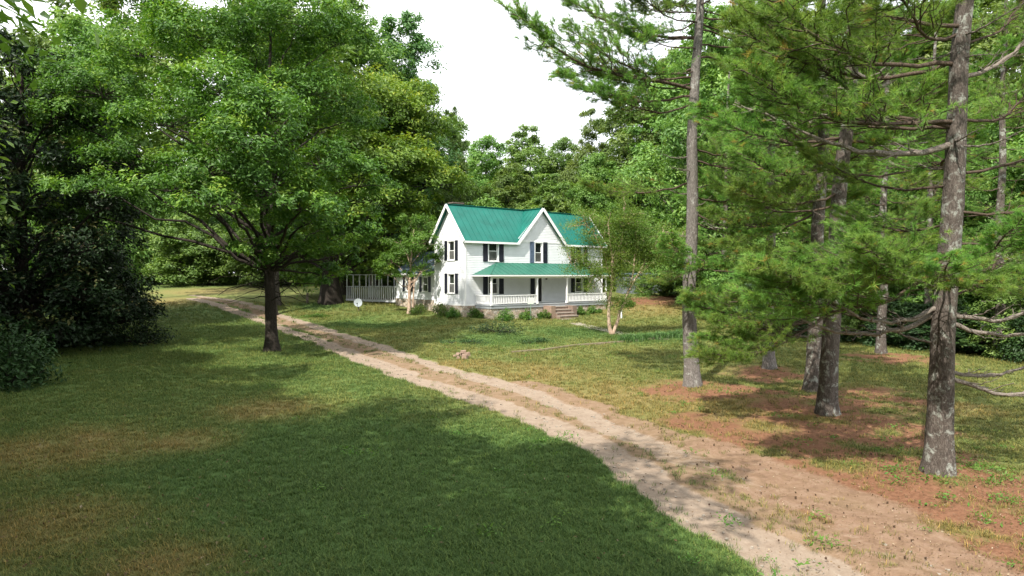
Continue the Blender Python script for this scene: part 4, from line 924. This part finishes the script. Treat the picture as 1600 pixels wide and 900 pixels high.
# ------------------------------------------------------------------ pines
def bough(seed, Lb=5.0, start=.30, ntw=32, need=42, dead=False, droop=0.0, up=.10):
    """one pine branch along +x, foliage in flat sprays; returns wood G, needle G"""
    r = np.random.default_rng(seed); W, Nd = G(), G()
    n = 12; t = np.linspace(0, 1, n)
    A_ = np.stack([t * Lb, np.cumsum(r.normal(0, .055, n)) * Lb * .3, (-.10 * np.sin(t * 3.14) + up * t * t - droop * t) * Lb + np.cumsum(r.normal(0, .03, n)) * Lb * .3], 1); A_[0] = 0
    V, Fq = tube(A_, (.040 * (1 - t) ** .7 + .009) * (2.0 if dead else 1), 7, .05, seed); W.add(V, Fq)
    tips = []
    for k in range(ntw if not dead else 16):
        s = start + (1 - start) * (k + r.uniform(0, 1)) / (ntw if not dead else 16); s = min(s, .995)
        p = np.array([np.interp(s, t, A_[:, q]) for q in range(3)]); side = 1 if k % 2 else -1
        a = side * r.uniform(.5, 1.05); ln = ((1 - s) * 1.9 + .55) * r.uniform(.6, 1.15) * Lb / 5 * (.55 if dead else 1)
        d = np.array([math.cos(a), math.sin(a), r.uniform(-.25, .50)])
        e_ = p + d * ln + np.array([0, 0, .10 * ln]); P = curve(p, e_, 6, -.05 * ln, .05 * ln, r)
        V, Fq = tube(P, np.linspace(.018, .006, 6) * (1.6 if dead else 1), 4, 0); W.add(V, Fq)
        m = 3 if not dead else 2
        for j in range(m):
            u = r.uniform(.3, .9); q0 = np.array([np.interp(u, np.linspace(0, 1, 6), P[:, c]) for c in range(3)])
            a2 = a + r.choice([-1, 1]) * r.uniform(.4, .9); l2 = ln * r.uniform(.25, .5)
            q1 = q0 + np.array([math.cos(a2), math.sin(a2), r.uniform(0, .45)]) * l2
            V, Fq = tube(curve(q0, q1, 3, 0, .02, r), [.009, .007, .004], 3, 0, cap=False); W.add(V, Fq)
            tips += [(q0 + (q1 - q0) * f, unit(q1 - q0)) for f in (.55, 1.0)]
        for f in (.35, .52, .68, .84, 1.0):
            q0 = np.array([np.interp(f, np.linspace(0, 1, 6), P[:, c]) for c in range(3)]); tips.append((q0, unit(d)))
    if not dead:
        C = np.array([q for q, _ in tips]); D = np.array([d for _, d in tips]); n = len(C)
        C = C + r.normal(0, .04, C.shape); m = need; idx = np.repeat(np.arange(n), m)
        dr = unit(D[idx] * .75 + r.normal(size=(n * m, 3)) * .62 + np.array([0, 0, .28])); ln = r.uniform(.11, .20, (n * m, 1)) * (Lb / 5) ** .3
        b = C[idx] - D[idx] * r.uniform(0, .16, (n * m, 1)); sd_ = unit(np.cross(dr, r.normal(size=(n * m, 3)))) * .0050
        tip = b + dr * ln; tip[:, 2] -= .02
        V = np.stack([b - sd_, b + sd_, tip], 1).reshape(-1, 3)
        ct = r.uniform(.25, .68, n)[idx] + r.normal(0, .13, n * m); ct = np.where(r.uniform(0, 1, n)[idx] < .03, .98, ct)
        Nd.add(V, np.arange(3 * n * m).reshape(-1, 3), np.repeat(np.clip(ct, 0, 1), 3))
    return W, Nd
BV = []
for k, kw in enumerate([dict(), dict(start=.25, droop=.05), dict(start=.45, up=.2), dict(start=.25, ntw=38, droop=.1, up=.05), dict(start=.5, ntw=28, up=.15), dict(start=.15, ntw=40, up=.02)]):
    W, Nd = bough(100 + k, **kw); BV.append((W.mesh('branch', M['twig'], True), Nd.mesh('needles', M['needle'])))
BD = []
for k in range(3): W, _ = bough(120 + k, dead=True, start=.15, droop=.04 * k); BD.append(W.mesh('branch', M['dead_wood'], True))
def pine_trunk(path, r0, r1, sides, bark, parent, rough=.05, seed=1, n=60):
    K = np.array(path, float); tt = np.interp(np.linspace(K[0, 2], K[-1, 2], n), K[:, 2], np.arange(len(K))); P = np.stack([np.interp(tt, np.arange(len(K)), K[:, q]) for q in range(3)], 1)
    P[:, :2] += np.stack([.04 * np.sin(P[:, 2] * .9 + seed), .04 * np.sin(P[:, 2] * .7 + seed * 2)], 1)
    h = P[:, 2] / P[-1, 2]; rr = r0 + (r1 - r0) * h; rr = rr * (1 + .42 * np.exp(-P[:, 2] / .45))
    G_ = G(); V, Fq = tube(P, rr, sides, rough, seed); G_.add(V, Fq); return G_.obj('trunk', bark, parent, smooth=True), (lambda z: np.array([np.interp(z, P[:, 2], P[:, 0]), np.interp(z, P[:, 2], P[:, 1]), z]))
def put_branch(tree, at_, az, ln, pitch, var, dead=False, roll=0, mats=None):
    me = BD[var % len(BD)] if dead else BV[var % len(BV)][0]
    o = bpy.data.objects.new('branch', me); o.location = tuple(at_); o.rotation_euler = (R(roll), -R(pitch), R(az)); s = ln / 5
    o.scale = (s, s, s); link(o, tree)
    if not dead: nd = bpy.data.objects.new('needles', BV[var % len(BV)][1]); link(nd, o)
    return o
def pine(label, px, py, path_px, r0, ztop, r1, bark, manual, auto, seed, sides=24, rough=.05):
    """path_px: trunk centre pixels read off the photograph, continued straight up to ztop"""
    x, y = GP(px, py); z0 = g1(x, y) - .08; t = empty('pine_tree', (x, y, z0)); tag(t, label, 'pine tree', 'pines right of the driveway')
    K = [(0, 0, 0)]
    for (a, b) in path_px: X, _, Z = at(a, b, y); K.append((X - x, 0, Z - z0))
    K = sorted(K, key=lambda q: q[2])
    last = K[-1]; K.append((last[0] + .3, .2, ztop))
    _, f = pine_trunk(K, r0, r1, sides, bark, t, rough, seed)
    r = np.random.default_rng(seed); v = seed
    for (kind, bpx, bpy_, az, ln, pitch) in manual:
        z = at(bpx, bpy_, y)[2] - z0; v += 1; put_branch(t, f(z), az, ln, pitch, v, kind == 'd', r.uniform(-12, 12))
    zlo, zhi, nb, l0, l1, pdead = auto
    for i in range(9): put_branch(t, f(r.uniform(2.2, 11)), r.uniform(0, 360), r.uniform(.5, 1.5), r.uniform(-10, 25), i, True, r.uniform(-90, 90))
    for i in range(nb):
        u = (i + r.uniform(0, .8)) / nb; z = zlo + (zhi - zlo) * u; az = (i * 137.5 + r.uniform(-25, 25)) % 360
        ln = (l0 + (l1 - l0) * u) * r.uniform(.75, 1.15); put_branch(t, f(z), az, ln, r.uniform(-6, 12) + 18 * u, int(r.integers(0, 6)), r.uniform() < pdead * (1 - u), r.uniform(-32, 32))
    return t
pine('nearest pine with lichen spotted bark and bare lower limbs at the right', 1465, 737,
     [(1468, 650), (1476, 500), (1484, 400), (1490, 300), (1495, 190), (1500, 100), (1510, 0)], .285, 19, .10, M['pine_bark'],
     [('d', 1466, 487, 182, 3.5, -2), ('d', 1455, 533, 165, 1.5, 14), ('d', 1490, 487, 4, 3.0, 9), ('d', 1490, 500, -8, 2.8, 2), ('d', 1485, 575, 3, 2.6, 0), ('d', 1485, 582, -14, 3.0, -2),
      ('g', 1495, 470, 20, 3.6, 26), ('g', 1478, 405, 196, 4.9, 1), ('g', 1478, 420, 214, 4.0, -3), ('g', 1480, 400, 178, 4.6, -1), ('g', 1480, 415, 232, 3.0, 0), ('g', 1482, 395, 205, 3.6, 6), ('g', 1482, 408, 188, 4.0, -7), ('g', 1485, 410, 300, 2.4, 2), ('g', 1482, 398, 258, 3.0, 2), ('g', 1482, 392, 190, 5.2, -2), ('g', 1482, 420, 245, 3.0, -6), ('g', 1480, 415, 185, 5.0, -9), ('d', 1472, 478, 200, 3.2, 2),
      ('d', 1488, 222, 181, 4.2, 1), ('g', 1490, 200, 172, 5.2, 24), ('g', 1490, 190, 186, 5.6, 12), ('g', 1492, 200, 158, 4.8, 18), ('g', 1500, 185, 20, 4.0, 26), ('g', 1498, 270, -6, 4.0, 20), ('g', 1498, 330, -20, 3.6, 14), ('g', 1496, 380, 6, 3.4, 10), ('g', 1497, 430, 14, 3.2, 0),
      ('g', 1502, 100, 195, 6.0, 8), ('g', 1502, 90, 168, 5.2, 10), ('g', 1505, 60, 20, 3.5, 24), ('d', 1500, 120, 10, 3.0, 30), ('g', 1490, 290, 140, 3.6, 10), ('g', 1495, 240, 60, 4.0, 12), ('g', 1480, 350, 100, 3.6, 8), ('g', 1505, 50, 215, 4.5, 6), ('g', 1505, 40, 185, 5.0, 15)],
     (11.5, 18.5, 26, 4.6, 1.6, .0), 1, 30, .055)
pine('tall pale barked pine nearest to the driveway with a clean straight trunk', 1080, 602,
     [(1079, 520), (1078, 450), (1082, 300), (1083, 200), (1086, 100), (1094, 20)], .30, 22, .10, M['pine_bark_grey'],
     [('g', 1075, 283, 186, 4.3, 1), ('d', 1075, 300, 170, 1.0, 8), ('g', 1083, 140, 174, 7.8, 24), ('g', 1083, 150, 186, 5.6, 4), ('g', 1083, 160, 196, 4.2, 2), ('g', 1083, 165, 4, 5.2, 6), ('g', 1083, 180, -14, 4.8, 0), ('g', 1083, 190, 20, 4.5, 2), ('g', 1083, 120, 160, 4.8, 14), ('g', 1084, 90, 10, 5.0, 14),
      ('g', 1079, 400, 262, 3.4, -4), ('g', 1079, 385, 235, 3.2, -4), ('g', 1079, 395, 300, 3.4, -5), ('g', 1079, 410, 340, 3.6, -8), ('g', 1079, 420, 205, 2.2, -10), ('g', 1079, 440, 275, 2.6, -10), ('g', 1080, 330, -5, 4.0, -4), ('g', 1080, 300, 30, 4.2, 0), ('g', 1080, 345, 330, 3.2, -6), ('g', 1082, 230, 30, 4.5, 2), ('g', 1082, 250, -20, 4.0, 0), ('g', 1086, 60, 170, 6.4, 20), ('g', 1083, 105, 182, 5.4, 14), ('g', 1085, 75, 195, 3.6, 6), ('g', 1085, 55, 178, 3.2, 10), ('g', 1085, 35, 200, 3.8, 8), ('g', 1086, 20, 186, 3.4, 12), ('g', 1085, 70, -10, 4.2, 6), ('g', 1086, 45, 15, 4.2, 8), ('g', 1086, 25, -25, 4.0, 8), ('g', 1084, 110, 220, 3.0, 0), ('g', 1084, 130, 150, 3.4, 6)],
     (14.8, 21.5, 24, 4.6, 1.5, .0), 2, 24, .04)
pine('pine with pale lower trunk standing on its straw ring behind the pale barked pine', 1202, 575,
     [(1202, 500), (1202, 430), (1205, 300), (1207, 180)], .265, 20, .08, M['pine_bark_grey'],
     [('g', 1203, 330, 185, 4.0, -4), ('g', 1203, 300, 200, 4.2, 0), ('g', 1203, 350, 240, 3.0, -6), ('g', 1203, 395, 20, 1.8, 25), ('g', 1203, 320, 300, 3.2, -4), ('g', 1203, 300, -10, 4.0, 0), ('d', 1203, 410, 150, 1.6, 10), ('g', 1203, 360, 160, 3.4, -6)],
     (7.5, 19.5, 40, 4.6, 1.6, .05), 3, 18, .04)
pine('front one of two pines standing close together, leafy bough low on its left', 1295, 647,
     [(1297, 560), (1298, 490), (1302, 400), (1318, 260), (1328, 170), (1330, 60)], .30, 21, .09, M['pine_bark'],
     [('g', 1297, 488, 187, 5.0, -13), ('g', 1297, 480, 182, 4.6, -14), ('g', 1297, 468, 190, 4.4, -9), ('g', 1297, 470, 172, 4.6, -10), ('g', 1300, 430, 186, 4.8, -5), ('g', 1300, 440, 200, 3.8, -6), ('d', 1299, 520, 175, 1.6, 6), ('g', 1302, 380, 190, 4.2, -2), ('g', 1305, 370, 0, 3.2, 2), ('g', 1310, 320, 150, 4, 4), ('g', 1312, 300, 210, 4.4, 2), ('g', 1315, 270, -10, 4.2, 5), ('g', 1317, 260, 200, 4.6, 4), ('g', 1322, 215, 182, 5, 6)],
     (9.0, 20, 38, 4.8, 1.6, .1), 4, 26, .055)
pine('rear one of two pines standing close together, dark mossy base', 1271, 612,
     [(1272, 540), (1276, 430), (1282, 300), (1286, 150), (1284, 20)], .30, 22, .09, M['pine_bark'],
     [('d', 1274, 440, 190, 3.0, 5), ('g', 1280, 330, 185, 4.5, -2), ('g', 1280, 300, 150, 4.5, 2)],
     (8.5, 21, 40, 4.8, 1.6, .1), 5, 22, .05)
# deeper pines whose boughs mix into the dark wood
DP = [(1378, 552, 'dark pine trunk seen between the paired pines and the nearest pine'), (1560, 560, 'shaded pine behind the right side of the nearest pine'), (1130, 498, 'pine at the wood edge behind the pale barked pine'), (1330, 520, 'slim pine in the shaded wood behind the paired pines'), (1450, 530, 'shaded pine trunk right behind the nearest pine'), (1240, 505, 'slim pine in the shade beyond the pine on its straw ring'), (1180, 480, 'farther pine at the wood edge right of the shed')]
for i, (px, py, lb) in enumerate(DP):
    pine(lb, px, py, [(px + 4, 300)], .26, 19 + (i % 3) * 2, .08, M['pine_bark'], [], (6.0 - (i % 2) * 1.5, 19, 38, 4.8, 1.8, .15), 10 + i, 14, .04)
x, y = 17.5, 12.5
# ------------------------------------------------------------------ forest: a few full tree shapes, copied
def forest_shape(seed, h, rx, leaf, per, dens, base=.12, lsz=.30, narrow=1.0):
    r = np.random.default_rng(seed); L = []; n = 19
    for k in range(n):
        u = (k + r.uniform(0, 1)) / n; z = h * (base + (1 - base) * u * .93); prof = math.sin(min(1, (u + .22) / 1.15) * math.pi) ** .6
        a = k * 2.4 + r.uniform(-.4, .4); q = rx * prof * r.uniform(.35, .85) * narrow; s = rx * r.uniform(.44, .64) * (.6 + .4 * prof)
        L.append((q * math.cos(a), q * math.sin(a), z, s, s, s * .8))
    return broadleaf(L, [(0, 0, 0), (r.normal(0, .3), 0, h * .5), (r.normal(0, .5), 0, h * .80)], h * (.011 if base > .4 else .015), lsz, per, dens, seed, sides=8, clump_r=.37, twigs=True, yellow=.2, limb_from=.1)
SH = {}
for k, (nm, sd, h, rx, mat, per, dens, base, lsz, nar) in enumerate([('a', 201, 22, 5.6, 'far_leaf', 135, 3.3, .08, .19, 1), ('b', 202, 22, 5.2, 'far_leaf', 135, 3.3, .06, .19, 1), ('c', 203, 24, 4.6, 'far_leaf', 135, 3.3, .10, .18, 1), ('d', 204, 24, 4.2, 'far_leaf_cool', 140, 4.6, .14, .16, 1), ('e', 205, 9, 3.4, 'far_leaf', 70, 4.5, .02, .19, 1), ('g', 207, 22, 5.2, 'far_leaf', 70, 1.3, .50, .22, 1), ('f', 206, 8, 3.2, 'dark_leaf', 70, 4.5, .02, .17, 1)]):
    W, Lf = forest_shape(sd, h, rx, mat, per, dens, base, lsz, nar); SH[nm] = (W.mesh('trunk', M['far_bark'], True), Lf.mesh('crown', M[mat]), h, rx)
W, Lf = G(), G()
def btree(kind, x, y, h, rx, label, group, name='forest_tree', cat='tree', rz=None, zb=0):
    tm, cm, H0, R0 = SH[kind]; t = empty(name, (x, y, g1(x, y) - .1 + zb), rz if rz is not None else (x * 7.3 + y * 3.1) % 6.28); t.scale = (rx / R0, rx / R0, h / H0); tag(t, label, cat, group)
    link(bpy.data.objects.new('trunk', tm), t); link(bpy.data.objects.new('crown', cm), t); return t
def bpx(kind, px, y, top, wpx, label, group, **k):
    x = (px - 800) / F * y; zt = at(px, top, y)[2]; return btree(kind, x, y, zt - g1(x, y) + .1, wpx / 2 / F * y * 1.05, label, group, **k)
GL = 'trees behind the lawn oak on the left'
for a in [('a', 60, 58, 30, 200, 'tree with reddish green top rising above the dark magnolia'), ('a', 140, 54, 12, 170, 'tall tree filling the gap right of the magnolia top'), ('g', 135, 60, 20, 260, 'bright tree between the magnolia and the lawn oak'), ('g', 424, 66, -10, 280, 'tall tree left behind the lawn oak crown'), ('g', 205, 76, -20, 230, 'deep green tree showing through the lawn oak upper crown'),
          ('g', 430, 72, -30, 280, 'tall tree directly behind the lawn oak crown'), ('b', 540, 84, -20, 190, 'tall tree rising between the lawn oak and the old oak')]: bpx(*a, GL)
for kind, px, y, top, w, lb in [('d', 632, 88, 2, 150, 'tall airy tree with grey green leaves above the old oak'), ('d', 585, 92, 20, 130, 'tall airy tree half hidden behind the lawn oak top'), ('c', 706, 96, 158, 62, 'narrow dark tree top right of the tall airy tree')]:
    bpx(kind, px, y, top, w, lb, 'tall trees rising above the old oak')
GC_ = 'broad green trees behind the farmhouse'
for a in [('a', 760, 112, 202, 110, 'round topped tree over the left part of the farmhouse roof'), ('b', 825, 118, 190, 120, 'highest round topped tree over the middle of the farmhouse roof'), ('a', 880, 116, 205, 90, 'round tree over the front gable of the farmhouse'), ('b', 795, 104, 250, 110, 'lower full tree close above the left farmhouse roof'), ('c', 860, 100, 265, 110, 'lower full tree close above the front gable'), ('a', 725, 104, 270, 90, 'green tree above the farmhouse chimney'), ('e', 760, 90, 305, 110, 'small tree showing just over the roof ridge beside the chimney'), ('e', 870, 88, 300, 100, 'small tree showing just over the ridge right of the gable'),
          ('b', 690, 100, 260, 90, 'green tree behind the right side of the old oak'), ('c', 925, 106, 160, 90, 'brownish green tree left in the gap before the pines'), ('a', 985, 98, 120, 150, 'big bright tree behind the right end of the farmhouse'), ('b', 1060, 92, 90, 170, 'big leafy tree behind the tall pale barked pine'), ('a', 930, 92, 230, 110, 'bright lower tree at the farmhouse right gable'), ('b', 1010, 94, 250, 130, 'bright lower tree above the shed'), ('e', 955, 95, 330, 110, 'small tree behind the slender myrtle'), ('e', 1090, 80, 330, 120, 'small tree right of the shed')]: bpx(*a, GC_)
LM = [(0, 'above the dark magnolia'), (70, 'over the right half of the magnolia'), (190, 'between the magnolia and the lawn oak'), (290, 'just left of the lawn oak trunk'), (380, 'directly behind the lawn oak trunk'), (450, 'between the lawn oak trunk and the old oak'), (520, 'behind the old oak trunk'), (590, 'behind the white deck'), (660, 'left of the farmhouse chimney'), (730, 'over the left half of the green roof'),
      (800, 'over the middle of the green roof'), (860, 'over the front gable'), (920, 'over the right end of the green roof'), (980, 'above the pale shed'), (1040, 'just left of the tall pale barked pine'), (1095, 'just right of the tall pale barked pine'), (1160, 'left of the pine on its straw ring'), (1210, 'right of the pine on its straw ring'), (1265, 'behind the paired pines'), (1320, 'just right of the paired pines'),
      (1380, 'midway between the paired pines and the nearest pine'), (1440, 'just left of the nearest pine'), (1500, 'just right of the nearest pine'), (1560, 'close to the right picture edge'), (1630, 'beyond the right picture edge')]
seen_labels = {}
def lab(kind, px):
    w = [t for p, t in LM if p <= max(px, 0)][-1]; l = kind + ' ' + w
    k = seen_labels.get(l, 0); seen_labels[l] = k + 1
    return l if k == 0 else l.replace(kind, ('fuller ', 'narrower ', 'lower ')[k - 1] + kind)
GR = 'leafy trees in the wood behind the pines'
rf = np.random.default_rng(64); words = ['beyond the paired pines', 'beyond the nearest pine', 'at the right picture edge']
for i, (px, y, top, w) in enumerate([(1110, 70, -10, 190), (1050, 96, 70, 150), (1190, 74, -40, 190), (1130, 84, 60, 180), (1210, 78, 40, 190), (1290, 74, 20, 200), (1370, 70, 0, 200), (1460, 66, -20, 220), (1560, 60, -40, 240), (1640, 52, -60, 240), (1170, 66, 200, 160), (1260, 62, 210, 170), (1350, 58, 180, 180), (1450, 54, 160, 190), (1550, 50, 140, 200), (1620, 44, 100, 200), (1110, 100, 40, 150), (1330, 96, 10, 160), (1500, 84, -30, 190)]):
    t = bpx('abc'[i % 3], px, y, top, w, lab(('leafy tree of the wood', 'low topped leafy tree', 'deep wood tree')[0 if top < 100 and y < 90 else (1 if top >= 100 else 2)], px), GR)
GU = 'dark understory shrubs at the foot of the wood'
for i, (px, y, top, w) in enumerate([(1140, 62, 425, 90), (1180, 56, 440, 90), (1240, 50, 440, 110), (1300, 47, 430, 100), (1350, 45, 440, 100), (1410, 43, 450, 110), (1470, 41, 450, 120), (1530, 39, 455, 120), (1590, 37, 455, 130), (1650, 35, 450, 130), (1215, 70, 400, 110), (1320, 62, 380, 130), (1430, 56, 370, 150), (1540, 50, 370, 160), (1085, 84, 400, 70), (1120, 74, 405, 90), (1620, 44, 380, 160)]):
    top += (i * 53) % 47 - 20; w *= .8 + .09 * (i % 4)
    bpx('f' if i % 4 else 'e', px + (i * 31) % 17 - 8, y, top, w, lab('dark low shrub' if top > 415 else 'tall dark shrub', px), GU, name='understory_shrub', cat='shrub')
bpx('e', 1008, 83, 428, 34, 'small leafy bush growing in front of the pale shed', None, name='shed_bush', cat='bush')
bpx('e', 1046, 82, 405, 44, 'leafy bush at the right corner of the pale shed', None, name='shed_bush', cat='bush')
GF = 'bright bushes along the far edge of the field'
for i in range(14):
    px = 150 + i * 44; y = 101 + (i % 3) * 3
    bpx('e', px, y, (318, 345, 332)[i % 3] + (i * 17) % 20, 96, lab('bright field edge bush', px), GF, name='field_bush', cat='bush')
GB = 'distant forest trees beyond the field'
for i in range(19):
    px = 20 + i * 38 + rf.uniform(-10, 10); y = 122 + rf.uniform(0, 14)
    bpx('abc'[i % 3], px, y, rf.uniform(150, 230), 105, lab('distant forest tree', px), GB)
for i in range(10):
    px = 700 + i * 50; y = 138 + rf.uniform(0, 10); bpx('abc'[i % 3], px, y, rf.uniform(225, 260), 120, lab('farthest forest tree', px), 'distant forest trees far behind the farmhouse')
# tall trees on the left and behind the viewpoint whose shade falls across the lawn
GS = 'tall trees left of and behind the viewpoint'
for (x, y, h, rx) in [(-33, 31, 25, 7), (-26.8, 21, 23, 6.5), (-19, 11, 23, 6.5), (-13, 3, 22, 6), (-8, -5, 24, 6), (-2, -11, 25, 6), (-38, 22, 25, 7), (-30, 12, 24, 7), (-20, 0, 24, 7), (-43, 36, 24, 7), (-14, -9, 24, 7), (4, -14, 23, 4.5)]:
    btree('abc'[int(abs(x)) % 3], x, y, h, rx, 'tall leafy tree outside the picture shading the left lawn', GS)
for (x, y, rx) in [(-11.8, 6.5, 5), (-21.0, 16.5, 5), (-7.0, 1.0, 5)]:
    btree('g', x, y, 23, rx, 'tall leafy tree outside the picture shading the left lawn', GS)
